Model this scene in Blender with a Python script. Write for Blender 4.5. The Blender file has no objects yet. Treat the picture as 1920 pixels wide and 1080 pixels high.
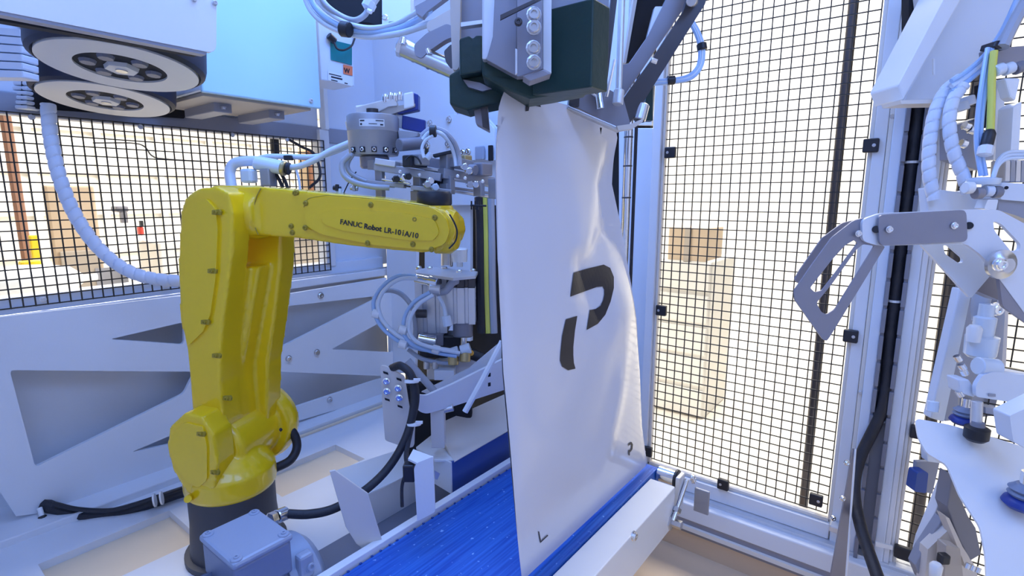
import bpy, bmesh, math, random
from mathutils import Vector, Matrix
from mathutils.geometry import tessellate_polygon
random.seed(7)
scene = bpy.context.scene
COL = scene.collection
# ------------------------------------------------------------------ camera
F = 1000.0; CZ = 1.45; PITCH = math.radians(9.7); HEAD = math.radians(38)
CF = Vector((math.cos(HEAD), math.sin(HEAD), 0)); CR = Vector((math.sin(HEAD), -math.cos(HEAD), 0))
CAMP = Vector((0, 0, CZ))
cam = bpy.data.cameras.new('camera'); cam_o = bpy.data.objects.new('camera', cam); COL.objects.link(cam_o)
cam.sensor_width = 36.0; cam.lens = 36.0 * F / 1920.0; cam.clip_start = 0.02; cam.clip_end = 60
cam_o.location = CAMP; cam_o.rotation_euler = (math.pi/2 - PITCH, 0, HEAD - math.pi/2)
scene.camera = cam_o
# ------------------------------------------------------------------ world, light, exposure
w = bpy.data.worlds.new('world'); scene.world = w; w.use_nodes = True
w.node_tree.nodes['Background'].inputs[0].default_value = (1.0, 0.95, 0.88, 1)
w.node_tree.nodes['Background'].inputs[1].default_value = 0.14
def area(name, loc, target, sx, sy, power, col):
    l = bpy.data.lights.new(name, 'AREA'); l.shape = 'RECTANGLE'; l.size = sx; l.size_y = sy
    l.energy = power; l.color = col
    o = bpy.data.objects.new(name, l); COL.objects.link(o); o.location = loc
    o.rotation_euler = (Vector(target) - Vector(loc)).to_track_quat('-Z', 'Y').to_euler()
    return o
BLUE = (0.195, 0.39, 1.0)
area('led_panel_rear', (0.75, 0.95, 2.42), (0.75, 0.95, 0), 0.9, 0.6, 17.5, BLUE)
area('led_panel_front', (-0.25, 0.15, 2.40), (0.8, 0.9, 0.9), 0.8, 0.8, 10.5, BLUE)
area('led_panel_right', (0.40, -0.45, 2.40), (0.9, 0.5, 0.9), 0.6, 0.6, 7.5, BLUE)
area('warehouse_lamp_left', (1.2, 4.0, 4.6), (1.2, 4.3, 0), 3.0, 2.0, 360, (1.0, 0.97, 0.91))
area('warehouse_lamp_right', (4.6, 1.3, 4.6), (4.6, 1.2, 0), 2.0, 3.0, 380, (1.0, 0.97, 0.91))
vs = scene.view_settings
vs.view_transform = 'Standard'; vs.look = 'None'; vs.exposure = 0.0; vs.gamma = 1.0; vs.use_curve_mapping = False

# ------------------------------------------------------------------ helpers
def ray(x, y):
    a = (x-960)/F; b = (540-y)/F
    f = math.cos(PITCH) + b*math.sin(PITCH); u = b*math.cos(PITCH) - math.sin(PITCH)
    return CF*f + CR*a + Vector((0, 0, u))
def at(x, y, t=None, X=None, Y=None, Z=None, N=None):
    """world point seen at pixel (x, y): at depth t, or on a plane of the place"""
    d = ray(x, y)
    if X is not None: t = X/d.x
    elif Y is not None: t = Y/d.y
    elif Z is not None: t = (Z-CZ)/d.z
    elif N is not None: t = (N[0]-CAMP).dot(N[1])/d.dot(N[1])
    return CAMP + d*t
MATS = {}
def mat(name, col, rough=0.5, metal=0.0, var=0.06, scale=8.0, bump=0.0, bscale=60.0, emit=0, alpha=1.0, coat=0.0, trans=0.0):
    m = bpy.data.materials.new(name); m.use_nodes = True; nt = m.node_tree; b = nt.nodes['Principled BSDF']
    b.inputs['Roughness'].default_value = rough; b.inputs['Metallic'].default_value = metal
    b.inputs['Coat Weight'].default_value = coat; b.inputs['Transmission Weight'].default_value = trans
    tc = nt.nodes.new('ShaderNodeTexCoord')
    n = nt.nodes.new('ShaderNodeTexNoise'); n.inputs['Scale'].default_value = scale; n.inputs['Detail'].default_value = 5
    nt.links.new(tc.outputs['Object'], n.inputs['Vector'])
    mx = nt.nodes.new('ShaderNodeMix'); mx.data_type = 'RGBA'
    lo = [max(0, c*(1-var)) for c in col]; hi = [min(1, c*(1+var)) for c in col]
    mx.inputs[6].default_value = (*lo, 1); mx.inputs[7].default_value = (*hi, 1)
    nt.links.new(n.outputs['Fac'], mx.inputs[0]); nt.links.new(mx.outputs[2], b.inputs['Base Color'])
    if bump:
        n2 = nt.nodes.new('ShaderNodeTexNoise'); n2.inputs['Scale'].default_value = bscale; n2.inputs['Detail'].default_value = 4
        nt.links.new(tc.outputs['Object'], n2.inputs['Vector'])
        bp = nt.nodes.new('ShaderNodeBump'); bp.inputs['Strength'].default_value = bump; bp.inputs['Distance'].default_value = 0.004
        nt.links.new(n2.outputs['Fac'], bp.inputs['Height']); nt.links.new(bp.outputs['Normal'], b.inputs['Normal'])
    MATS[name] = m; return m
mat('white_paint', (0.80, 0.81, 0.84), 0.35, var=0.03, bump=0.05, bscale=200)
mat('satin_white', (0.86, 0.87, 0.88), 0.22, var=0.02)
mat('light_panel', (0.74, 0.80, 0.90), 0.30, var=0.03)
mat('cabinet_blue', (0.52, 0.80, 0.96), 0.28, var=0.03)
mat('cream_white', (0.82, 0.76, 0.68), 0.4, var=0.04)
mat('grey_paint', (0.33, 0.34, 0.40), 0.45, var=0.06)
mat('mid_grey', (0.22, 0.22, 0.26), 0.45, var=0.08)
mat('brushed_grey', (0.30, 0.29, 0.33), 0.40, 0.35, var=0.05, scale=30)
mat('steel', (0.62, 0.62, 0.64), 0.28, 0.95, var=0.10, scale=20)
mat('dark_steel', (0.085, 0.078, 0.082), 0.36, 0.6, var=0.15, scale=15)
mat('aluminium', (0.70, 0.71, 0.74), 0.36, 0.55, var=0.06, scale=20)
mat('cast_aluminium', (0.40, 0.40, 0.43), 0.45, 0.5, var=0.08, scale=30, bump=0.1)
mat('chrome', (0.85, 0.86, 0.88), 0.12, 1.0, var=0.03)
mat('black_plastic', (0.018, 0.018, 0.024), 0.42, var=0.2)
mat('black_rubber', (0.020, 0.020, 0.028), 0.55, var=0.3, bump=0.3, bscale=120)
mat('black_wire', (0.030, 0.026, 0.022), 0.5, var=0.2)
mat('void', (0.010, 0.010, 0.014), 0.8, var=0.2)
mat('yellow', (1.0, 0.64, 0.008), 0.26, var=0.03, coat=0.5)
mat('yellow_dark', (0.42, 0.29, 0.02), 0.5)
mat('robot_black', (0.055, 0.052, 0.06), 0.5, var=0.15)
mat('green_block', (0.006, 0.034, 0.028), 0.42, var=0.35, scale=12, bump=0.2)
mat('motor_blue', (0.34, 0.39, 0.50), 0.38, var=0.06, bump=0.12, bscale=90)
mat('motor_dark', (0.21, 0.25, 0.36), 0.42, var=0.08, bump=0.12, bscale=90)
mat('blue_part', (0.012, 0.035, 0.25), 0.4, var=0.12)
mat('deep_blue', (0.03, 0.08, 0.32), 0.35, var=0.05)
mat('teal', (0.005, 0.22, 0.24), 0.35, var=0.12)
mat('orange', (0.90, 0.22, 0.09), 0.5)
mat('brass', (0.62, 0.50, 0.26), 0.35, 0.8)
mat('ink', (0.02, 0.018, 0.025), 0.5, var=0.35, scale=40)
mat('sticker', (0.80, 0.84, 0.88), 0.4, var=0.02)
mat('tube_white', (0.70, 0.78, 0.88), 0.25, var=0.05, coat=0.4)
mat('tube_blue', (0.42, 0.60, 0.88), 0.22, var=0.08, coat=0.4)
mat('tube_grey', (0.42, 0.44, 0.50), 0.3, var=0.05)
mat('wrap_white', (0.74, 0.78, 0.86), 0.4, var=0.05)
mat('yellow_cable', (0.78, 0.74, 0.12), 0.4)
mat('bag_film', (0.70, 0.71, 0.79), 0.22, var=0.02, scale=3, bump=0.10, bscale=14, coat=0.25)
mat('wheel_rim', (0.78, 0.75, 0.70), 0.4, var=0.05)
mat('tyre', (0.022, 0.022, 0.040), 0.5, var=0.2)
mat('cardboard', (0.50, 0.36, 0.22), 0.8, var=0.08)
mat('brown_paint', (0.32, 0.14, 0.08), 0.6)
mat('faded_brown', (0.42, 0.22, 0.15), 0.6)
mat('pale_beige', (0.66, 0.52, 0.38), 0.6)
mat('tray_tan', (0.70, 0.50, 0.32), 0.45, var=0.10, scale=4)
mat('red_paint', (0.72, 0.07, 0.05), 0.45)
mat('yellow_box', (0.90, 0.62, 0.02), 0.5)
mat('guide_beige', (0.72, 0.66, 0.60), 0.42, var=0.04)
mat('deck_beige', (0.86, 0.70, 0.50), 0.55, var=0.06, bump=0.08)
mat('sheet_beige', (0.50, 0.44, 0.38), 0.5, var=0.10, scale=3)
mat('amber', (0.9, 0.45, 0.05), 0.3)

# belt: blue with dusty streaks along the belt and specks
def belt_mat():
    m = bpy.data.materials.new('blue_belt'); m.use_nodes = True; nt = m.node_tree; b = nt.nodes['Principled BSDF']
    b.inputs['Roughness'].default_value = 0.42
    tc = nt.nodes.new('ShaderNodeTexCoord'); mp = nt.nodes.new('ShaderNodeMapping'); mp.inputs['Scale'].default_value = (6, 190, 1)
    nt.links.new(tc.outputs['Object'], mp.inputs['Vector'])
    n = nt.nodes.new('ShaderNodeTexNoise'); n.inputs['Scale'].default_value = 1.0; n.inputs['Detail'].default_value = 3
    nt.links.new(mp.outputs['Vector'], n.inputs['Vector'])
    r = nt.nodes.new('ShaderNodeValToRGB'); r.color_ramp.elements[0].position = 0.35; r.color_ramp.elements[1].position = 0.8
    r.color_ramp.elements[0].color = (0.004, 0.075, 0.42, 1); r.color_ramp.elements[1].color = (0.035, 0.19, 0.66, 1)
    nt.links.new(n.outputs['Fac'], r.inputs['Fac'])
    v = nt.nodes.new('ShaderNodeTexNoise'); v.inputs['Scale'].default_value = 95; v.inputs['Detail'].default_value = 2
    nt.links.new(tc.outputs['Object'], v.inputs['Vector'])
    r2 = nt.nodes.new('ShaderNodeValToRGB'); r2.color_ramp.elements[0].position = 0.67; r2.color_ramp.elements[1].position = 0.74
    nt.links.new(v.outputs['Fac'], r2.inputs['Fac'])
    mx = nt.nodes.new('ShaderNodeMix'); mx.data_type = 'RGBA'; mx.inputs[7].default_value = (0.25, 0.5, 0.85, 1)
    nt.links.new(r2.outputs['Color'], mx.inputs[0]); nt.links.new(r.outputs['Color'], mx.inputs[6]); nt.links.new(mx.outputs[2], b.inputs['Base Color'])
    MATS['blue_belt'] = m
belt_mat()
# warehouse floor and walls
mat('concrete', (0.88, 0.83, 0.74), 0.5, var=0.06, scale=1.5)
mat('warehouse_wall', (0.90, 0.88, 0.83), 0.7, var=0.03, scale=1.0)

def link(name, me, m, parent=None, smooth=False):
    o = bpy.data.objects.new(name, me); COL.objects.link(o)
    if m: me.materials.clear(); me.materials.append(MATS[m])
    if parent is not None:
        o.parent = parent; o.location = -parent.location if parent.type == 'EMPTY' else Vector((0, 0, 0))
        if parent.type != 'EMPTY': o.location = (0, 0, 0)
    if smooth:
        for p in me.polygons: p.use_smooth = True
    return o
def mesh_obj(name, vs_, fs, m, parent=None, smooth=False):
    me = bpy.data.meshes.new(name); me.from_pydata([tuple(v) for v in vs_], [], fs)
    bm = bmesh.new(); bm.from_mesh(me); bmesh.ops.recalc_face_normals(bm, faces=bm.faces); bm.to_mesh(me); bm.free()
    me.update()
    o = link(name, me, m, parent, smooth)
    if smooth: smooth_by_angle(o)
    return o
def smooth_by_angle(o, ang=40):
    me = o.data; bm = bmesh.new(); bm.from_mesh(me)
    for e in bm.edges:
        if len(e.link_faces) == 2 and e.calc_face_angle(0) > math.radians(ang): e.smooth = False
    bm.to_mesh(me); bm.free()
    for p in me.polygons: p.use_smooth = True
def bev(o, wd=0.002, seg=2):
    b = o.modifiers.new('bevel', 'BEVEL'); b.width = wd; b.segments = seg; b.limit_method = 'ANGLE'; b.angle_limit = math.radians(40)
    return o
def tag(o, label, cat, group=None, kind=None):
    o['label'] = label
    if cat: o['category'] = cat
    if group: o['group'] = group
    if kind: o['kind'] = kind
    return o
def thing(name, label, cat, loc, group=None):
    o = bpy.data.objects.new(name, None); COL.objects.link(o); o.empty_display_size = 0.02; o.location = Vector(loc)
    tag(o, label, cat, group); bpy.context.view_layer.update(); return o
def struct(o): o['kind'] = 'structure'; return o
# geometry makers return (verts, faces)
def g_prism(outer, vec, holes=()):
    loops = [list(outer)] + [list(h) for h in holes]
    flat = [Vector(p) for l in loops for p in l]; n = len(flat)
    tris = tessellate_polygon([[Vector(p) for p in l] for l in loops])
    vec = Vector(vec); V = flat + [p+vec for p in flat]
    Fc = [tuple(t) for t in tris] + [tuple(i+n for i in reversed(t)) for t in tris]
    k = 0
    for l in loops:
        c = len(l)
        for i in range(c): a, b = k+i, k+(i+1) % c; Fc.append((a, b, b+n, a+n))
        k += c
    return V, Fc
def g_box(c, s, ax=None):
    c = Vector(c); ax = ax or (Vector((1, 0, 0)), Vector((0, 1, 0)), Vector((0, 0, 1)))
    V = [c + ax[0]*(s[0]/2*i) + ax[1]*(s[1]/2*j) + ax[2]*(s[2]/2*k) for i in (-1, 1) for j in (-1, 1) for k in (-1, 1)]
    return V, [(0, 1, 3, 2), (4, 6, 7, 5), (0, 4, 5, 1), (2, 3, 7, 6), (0, 2, 6, 4), (1, 5, 7, 3)]
def frame(d):
    d = Vector(d).normalized(); h = Vector((0, 0, 1)) if abs(d.z) < 0.9 else Vector((1, 0, 0))
    a = d.cross(h).normalized(); return a, d.cross(a).normalized(), d
def g_lathe(p, d, prof, n=20, ring=False):
    """rings of (height, radius) along direction d"""
    p = Vector(p); a, b, d = frame(d); V = []; Fc = []
    for h, r in prof:
        for i in range(n):
            th = 2*math.pi*i/n; V.append(p + d*h + (a*math.cos(th) + b*math.sin(th))*max(r, 1e-5))
    for k in range(len(prof)-1):
        for i in range(n):
            j = (i+1) % n; Fc.append((k*n+i, k*n+j, (k+1)*n+j, (k+1)*n+i))
    if ring: Fc += [((len(prof)-1)*n+i, (len(prof)-1)*n+(i+1) % n, (i+1) % n, i) for i in range(n)]
    else: Fc.append(tuple(range(n-1, -1, -1))); Fc.append(tuple((len(prof)-1)*n+i for i in range(n)))
    return V, Fc
def g_cyl(p0, p1, r, n=20, ch=None):
    p0 = Vector(p0); p1 = Vector(p1); L = (p1-p0).length; ch = min(r*0.12, L*0.2) if ch is None else ch
    return g_lathe(p0, p1-p0, [(0, r-ch), (ch, r), (L-ch, r), (L, r-ch)], n)
def spline(pts, per=8):
    P = [Vector(p) for p in pts]
    if len(P) < 3: return [P[0].lerp(P[-1], i/per) for i in range(per+1)]
    P = [P[0]*2-P[1]] + P + [P[-1]*2-P[-2]]; out = []
    for i in range(1, len(P)-2):
        for k in range(per):
            t = k/per; a, b, c, d = P[i-1:i+3]
            out.append(0.5*((2*b) + (c-a)*t + (2*a-5*b+4*c-d)*t*t + (3*b-a-3*c+d)*t**3))
    out.append(P[-2]); return out
def g_tube(path, r, n=8, rad=None):
    path = [Vector(p) for p in path]; V = []; Fc = []; prev = None
    for i, p in enumerate(path):
        d = (path[min(i+1, len(path)-1)] - path[max(i-1, 0)]).normalized()
        if prev is None: a, b, _ = frame(d)
        else:
            a = (prev - d*prev.dot(d)).normalized(); b = d.cross(a)
        prev = a
        for k in range(n):
            th = 2*math.pi*k/n; rr = r if rad is None else rad(i, th)
            V.append(p + (a*math.cos(th) + b*math.sin(th))*rr)
    m = len(path)
    for i in range(m-1):
        for k in range(n):
            j = (k+1) % n; Fc.append((i*n+k, i*n+j, (i+1)*n+j, (i+1)*n+k))
    Fc.append(tuple(range(n-1, -1, -1))); Fc.append(tuple((m-1)*n+k for k in range(n)))
    return V, Fc
def merge(*gs):
    V = []; Fc = []
    for v, f in gs:
        k = len(V); V += v; Fc += [tuple(i+k for i in q) for q in f]
    return V, Fc
def put(name, g, m, parent=None, smooth=False, bevel=0):
    o = mesh_obj(name, g[0], g[1], m, parent, smooth)
    if bevel: bev(o, bevel)
    return o
def rnd(pts, r=6, n=4):
    """round the corners of a pixel polygon"""
    out = []; P = [Vector((p[0], p[1])) for p in pts]; c = len(P)
    for i in range(c):
        a, b, d = P[i-1], P[i], P[(i+1) % c]
        k = min(r, (a-b).length*0.45, (d-b).length*0.45)
        s = b + (a-b).normalized()*k; e = b + (d-b).normalized()*k
        for j in range(n+1):
            t = j/n; q = s*(1-t)**2 + b*2*t*(1-t) + e*t*t; out.append((q.x, q.y))
    return out
def away(n):  # plane normal pointing away from the camera
    return n
def slab(name, parent, m, pix, thick, holes=(), bevel=0, rounding=0, fwd=None, **pl):
    """a plate: pixel outline laid on a plane of the place and given thickness away from the camera"""
    if rounding: pix = rnd(pix, rounding)
    if 't' in pl:
        nrm = CF*math.cos(PITCH) - Vector((0, 0, math.sin(PITCH)))
        nh = CF.copy(); pl = {'N': (at(*pix[0], t=pl['t']), nh)}; nrm = nh
    elif 'X' in pl: nrm = Vector((1, 0, 0))
    elif 'Y' in pl: nrm = Vector((0, 1, 0))
    elif 'Z' in pl: nrm = Vector((0, 0, -1)) if pl['Z'] < CZ else Vector((0, 0, 1))
    else:
        nrm = pl['N'][1].normalized()
    if fwd is not None: nrm = Vector(fwd)
    outer = [at(x, y, **pl) for x, y in pix]; hs = [[at(x, y, **pl) for x, y in h] for h in holes]
    return put(name, g_prism(outer, nrm*thick, hs), m, parent, bevel=bevel)
def rod(name, parent, m, pts, r, n=8, per=8, smooth=True):
    return put(name, g_tube(spline([at(x, y, t=t) for x, y, t in pts], per), r, n), m, parent, smooth)
def box(name, parent, m, c, s, ax=None, bevel=0.002):
    return put(name, g_box(c, s, ax), m, parent, bevel=bevel)
def cyl(name, parent, m, p0, p1, r, n=20):
    return put(name, g_cyl(p0, p1, r, n), m, parent, True)
_bolt = {}
def bolt(parent, p, nrm, r, m='chrome', name='bolt'):
    if m not in _bolt:
        g1 = g_lathe((0, 0, -0.3), (0, 0, 1), [(0, 1.25), (0.30, 1.25), (0.34, 1.0), (0.9, 1.0), (1.05, 0.85), (1.05, 0.5), (0.7, 0.45), (0.7, 0.01)], 12)
        me = bpy.data.meshes.new('bolt'); me.from_pydata([tuple(v) for v in g1[0]], [], g1[1]); me.materials.append(MATS[m]); _bolt[m] = me
    o = bpy.data.objects.new(name, _bolt[m]); COL.objects.link(o)
    o.parent = parent; base = parent.location if parent.type == 'EMPTY' else (parent.parent.location + parent.location if parent.parent else Vector())
    loc = Vector(p) - (parent.location if parent.type == 'EMPTY' else Vector())
    o.location = loc; o.scale = (r, r, r); o.rotation_euler = Vector(nrm).to_track_quat('Z', 'Y').to_euler()
    return o
def fuse(name, gs, m, parent, voxel=0.004, smooth=8):
    """cast-like solid: pieces grown together with soft fillets"""
    V, Fc = merge(*gs); me = bpy.data.meshes.new('tmp'); me.from_pydata([tuple(v) for v in V], [], Fc)
    bm = bmesh.new(); bm.from_mesh(me); bmesh.ops.recalc_face_normals(bm, faces=bm.faces); bm.to_mesh(me); bm.free()
    o = bpy.data.objects.new('tmp', me); COL.objects.link(o)
    r = o.modifiers.new('r', 'REMESH'); r.mode = 'VOXEL'; r.voxel_size = voxel
    s = o.modifiers.new('s', 'SMOOTH'); s.factor = 0.5; s.iterations = smooth
    dg = bpy.context.evaluated_depsgraph_get(); dg.update()
    me2 = bpy.data.meshes.new_from_object(o.evaluated_get(dg)); bpy.data.objects.remove(o)
    me2.name = name
    return link(name, me2, m, parent, True)
def text(name, parent, body, p, right, up, size, m, extrude=0.0004, bold=0.0):
    cu = bpy.data.curves.new('t', 'FONT'); cu.body = body; cu.size = size; cu.extrude = extrude; cu.align_x = 'LEFT'; cu.offset = bold; cu.resolution_u = 3
    o = bpy.data.objects.new('t', cu); COL.objects.link(o); dg = bpy.context.evaluated_depsgraph_get(); dg.update()
    me = bpy.data.meshes.new_from_object(o.evaluated_get(dg)); bpy.data.objects.remove(o)
    right = Vector(right).normalized(); up = Vector(up); up = (up - right*up.dot(right)).normalized(); n = right.cross(up)
    M = Matrix(((right.x, up.x, n.x, p[0]), (right.y, up.y, n.y, p[1]), (right.z, up.z, n.z, p[2]), (0, 0, 0, 1)))
    me.transform(M); return link(name, me, m, parent)
def wrap_hose(name, parent, m, pts, r, pitch, core=True):
    """spiral-wrapped hose: one helical band around the core"""
    path = spline([at(x, y, t=t) for x, y, t in pts], 40)
    s = [0.0]
    for a, b in zip(path, path[1:]): s.append(s[-1] + (b-a).length)
    def rad(i, th):
        f = (s[i]/pitch - th/(2*math.pi)) % 1.0
        return r*(1.0 + 0.035*math.sin(f/0.86*math.pi)) if f < 0.86 else r*0.86
    return put(name, g_tube(path, r, 14, rad), m, parent, True)
def wire_mesh(name, parent, m, o, e1, n1, e2, n2, pitch, r):
    """crossing wires as thin square rods, one solid grid"""
    o = Vector(o); e1 = Vector(e1); e2 = Vector(e2); nn = e1.cross(e2).normalized(); gs = []
    L1 = pitch*n1; L2 = pitch*n2
    for i in range(n1+1):
        c = o + e1*(i*pitch) + e2*(L2/2) + nn*r*0.8
        gs.append(g_box(c, (2*r, L2+2*r, 2*r), (e1, e2, nn)))
    for j in range(n2+1):
        c = o + e2*(j*pitch) + e1*(L1/2) - nn*r*0.8
        gs.append(g_box(c, (L1+2*r, 2*r, 2*r), (e1, e2, nn)))
    ob = put(name, merge(*gs), m, parent); ob['kind'] = 'stuff'; return ob
AX = Vector((1, 0, 0)); BY = Vector((0, 1, 0)); UZ = Vector((0, 0, 1))

# ================================================================== THE SETTING
struct(put('floor', g_box((3.5, 3.5, -0.05), (16, 16, 0.1)), 'concrete'))
wb = struct(put('wall_back', g_box((7.0, 2.0, 2.5), (0.1, 14, 5.0)), 'warehouse_wall'))
wf = struct(put('wall_far_left', g_box((2.0, 7.0, 2.5), (10, 0.1, 5.0)), 'warehouse_wall'))
for k in range(6): put('batten', g_box((2.0, 6.93, 0.45+k*0.42), (10, 0.05, 0.05)), 'guide_beige', wf)
for k in range(9): put('batten', g_box((0.2+k*0.55, 6.90, 1.5), (0.06, 0.04, 3.0)), 'warehouse_wall', wf)
struct(put('ceiling', g_box((0.35, 0.55, 2.50), (2.3, 2.75, 0.05)), 'white_paint'))
struct(put('wall_rear', g_box((-0.75, 0.55, 1.25), (0.04, 2.7, 2.45)), 'white_paint'))
struct(put('wall_right', g_box((0.35, -0.80, 1.25), (2.2, 0.04, 2.45)), 'white_paint'))

# left side of the cell: lower sheet, rails, upper panel and posts
wl = struct(put('wall_left', g_box((0.40, 1.90, 0.80), (2.20, 0.02, 0.66)), 'white_paint'))
def rail_box(name, x0, x1, y0, y1, z0, z1, m='white_paint', parent=None, bv=0.003):
    return put(name, g_box(((x0+x1)/2, (y0+y1)/2, (z0+z1)/2), (x1-x0, y1-y0, z1-z0)), m, parent, bevel=bv)
rail_box('rail', -0.7, 1.46, 1.80, 1.90, 1.12, 1.150, 'white_paint', wl)
rail_box('rail', -0.7, 1.46, 1.845, 1.90, 1.150, 1.195, 'light_panel', wl)
rail_box('rail', -0.7, 1.46, 1.815, 1.822, 1.150, 1.156, 'aluminium', wl)
rail_box('rail', -0.7, 1.46, 1.86, 1.90, 1.655, 1.71, 'grey_paint', wl)  # grey puts the shade of the underside above the mesh into the colour
rail_box('post', 1.185, 1.225, 1.84, 1.90, 1.18, 1.70, 'white_paint', wl)
rail_box('post', 0.17, 0.225, 1.845, 1.90, 1.18, 1.66, 'white_paint', wl)
rail_box('panel', 1.225, 1.50, 1.87, 1.89, 1.16, 2.40, 'light_panel', wl)
rail_box('panel', -0.7, 1.20, 1.87, 1.89, 1.71, 2.40, 'light_panel', wl)
rail_box('panel', -0.7, 0.17, 1.87, 1.89, 1.15, 1.71, 'light_panel', wl)
rail_box('corner_strip', 1.205, 1.222, 1.83, 1.87, 1.70, 2.40, 'satin_white', wl)
rail_box('ledge', -0.7, 1.46, 1.70, 1.90, 0.60, 0.625, 'white_paint', wl)

mp = thing('mesh_panel', 'black square wire mesh panel in the window above the triangular cut-out plate', 'mesh panel', (0.7, 1.84, 1.15))
wire_mesh('wire_grid', mp, 'black_wire', (0.215, 1.835, 1.168), (1, 0, 0), 40, (0, 0, 1), 20, 0.0245, 0.0016)
for x, z in ((0.33, 1.182), (0.62, 1.182), (0.86, 1.182), (0.36, 1.65), (0.60, 1.65), (0.86, 1.65), (1.05, 1.65)):
    bolt(mp, (x, 1.834, z), (0, -1, 0), 0.006, 'aluminium', 'washer_screw')

# rear end of the cell, beyond the gripper
rp = struct(put('wall_end', g_box((1.62, 1.31, 1.2), (0.02, 1.19, 2.4)), 'void'))  # near-black sheet, stands in for the shade in the gaps between panels
def endpanel(name, px, m='light_panel', X=1.46, th=0.015): return slab(name, rp, m, px, th, X=X, bevel=0.002)
endpanel('panel', [(664, -40), (852, -40), (852, 330), (664, 330)], 'light_panel', 1.47)
endpanel('panel', [(722, 300), (783, 300), (778, 700), (728, 700)], 'white_paint', 1.43)
endpanel('panel', [(796, 250), (882, 250), (882, 640), (796, 640)], 'light_panel', 1.47)
endpanel('panel', [(838, 214), (905, 214), (935, 245), (935, 385), (838, 385)], 'light_panel', 1.44)
endpanel('panel', [(1160, 240), (1224, 240), (1206, 900), (1160, 900)], 'light_panel', 1.47)
endpanel('panel', [(850, -40), (1222, -40), (1222, 235), (850, 235)], 'light_panel', 1.52)
endpanel('edge_strip', [(668, 75), (682, 75), (682, 200), (668, 200)], 'cream_white', 1.44, 0.01)
endpanel('dark_slot', [(676, 155), (684, 155), (682, 196), (676, 196)], 'void', 1.435, 0.004)

# machine table (white deck with two pockets)
def rect(x0, x1, y0, y1, z): return [Vector((x0, y0, z)), Vector((x1, y0, z)), Vector((x1, y1, z)), Vector((x0, y1, z))]
tb = thing('machine_table', 'white machine table top with two shallow beige pockets under the yellow robot', 'table', (0.6, 1.4, 0.0))
P1 = (0.20, 0.475, 1.36, 1.56); P2 = (0.70, 0.985, 1.38, 1.545)
put('table_top', g_prism(rect(-0.6, 1.40, 0.98, 1.80, 0.605), (0, 0, -0.03), [rect(*P1, 0.605), rect(*P2, 0.605)]), 'white_paint', tb)
for p in (P1, P2):
    put('pocket', merge(g_prism(rect(*p, 0.585), (0, 0, -0.01))), 'deck_beige', tb)
put('front_skirt', g_box((0.4, 0.985, 0.50), (2.0, 0.01, 0.16)), 'white_paint', tb)
for x, y in ((-0.4, 1.05), (1.3, 1.05), (-0.4, 1.7), (1.3, 1.7)):
    put('leg', g_box((x, y, 0.29), (0.08, 0.08, 0.575)), 'white_paint', tb, bevel=0.004)
put('kick_strip', g_box((1.15, 1.69, 0.609), (0.5, 0.012, 0.006)), 'deck_beige', tb)

# lower sheet-metal tray in front of the door
dk = thing('drip_tray', 'beige sheet metal tray on the ground in front of the tall mesh door', 'tray', (1.2, 0.35, 0))
put('tray_sheet', g_box((0.98, 0.22, 0.44), (0.90, 0.80, 0.02)), 'tray_tan', dk)
put('tray_lip', g_box((1.405, 0.22, 0.475), (0.012, 0.80, 0.09)), 'tray_tan', dk, bevel=0.002)
put('edge_trim', g_box((1.393, 0.25, 0.524), (0.010, 0.66, 0.012)), 'cream_white', dk)
for x, y in ((0.6, -0.1), (1.35, -0.1), (0.6, 0.55), (1.35, 0.55)):
    put('foot', g_box((x, y, 0.215), (0.06, 0.06, 0.43)), 'mid_grey', dk, bevel=0.003)

# ================================================================== TRUSS PLATES
tp = thing('truss_plate', 'large white sheet metal plate with long triangular cut-outs behind the yellow robot', 'plate', (0.6, 1.79, 0.62))
outer = [(-40, 612), (330, 582), (523, 557), (523, 655), (640, 520)]
slab('plate', tp, 'white_paint', [(-60, 602), (330, 556), (520, 548), (520, 600), (380, 625), (522, 640), (526, 686), (470, 725), (522, 760), (526, 792), (330, 880), (110, 958), (30, 968), (-60, 830)], 0.012,
     holes=[rnd([(18, 694), (365, 697), (345, 738), (66, 876)], 9), rnd([(206, 636), (345, 604), (345, 646)], 8), rnd([(246, 848), (345, 806), (345, 828)], 8)], Y=1.78)
slab('lower_flange', tp, 'white_paint', [(110, 955), (330, 878), (335, 895), (120, 972)], 0.10, Y=1.775, bevel=0.002)
tp2 = thing('truss_bracket', 'white arrow-shaped sheet metal bracket with a triangular hole beside the looped air hoses', 'bracket', (1.2, 1.78, 0.7))
slab('plate', tp2, 'white_paint', [(523, 653), (690, 568), (735, 545), (738, 706), (527, 697)], 0.012, holes=[rnd([(621, 655), (716, 603), (738, 622), (738, 661)], 6)], Y=1.765)
slab('upper_bar', tp2, 'white_paint', [(510, 556), (725, 521), (725, 553), (512, 577)], 0.012, Y=1.77, bevel=0.001)
slab('lower_bar', tp2, 'white_paint', [(538, 768), (716, 709), (720, 742), (540, 795)], 0.012, Y=1.765, bevel=0.001)
for x, y, pl in ((531, 565, 1.77), (601, 554, 1.77), (541, 673, 1.765), (594, 661, 1.765), (553, 774, 1.765), (618, 750, 1.765)):
    bolt(tp2, at(x, y, Y=pl), (0, -1, 0), 0.0105, 'steel')

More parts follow.
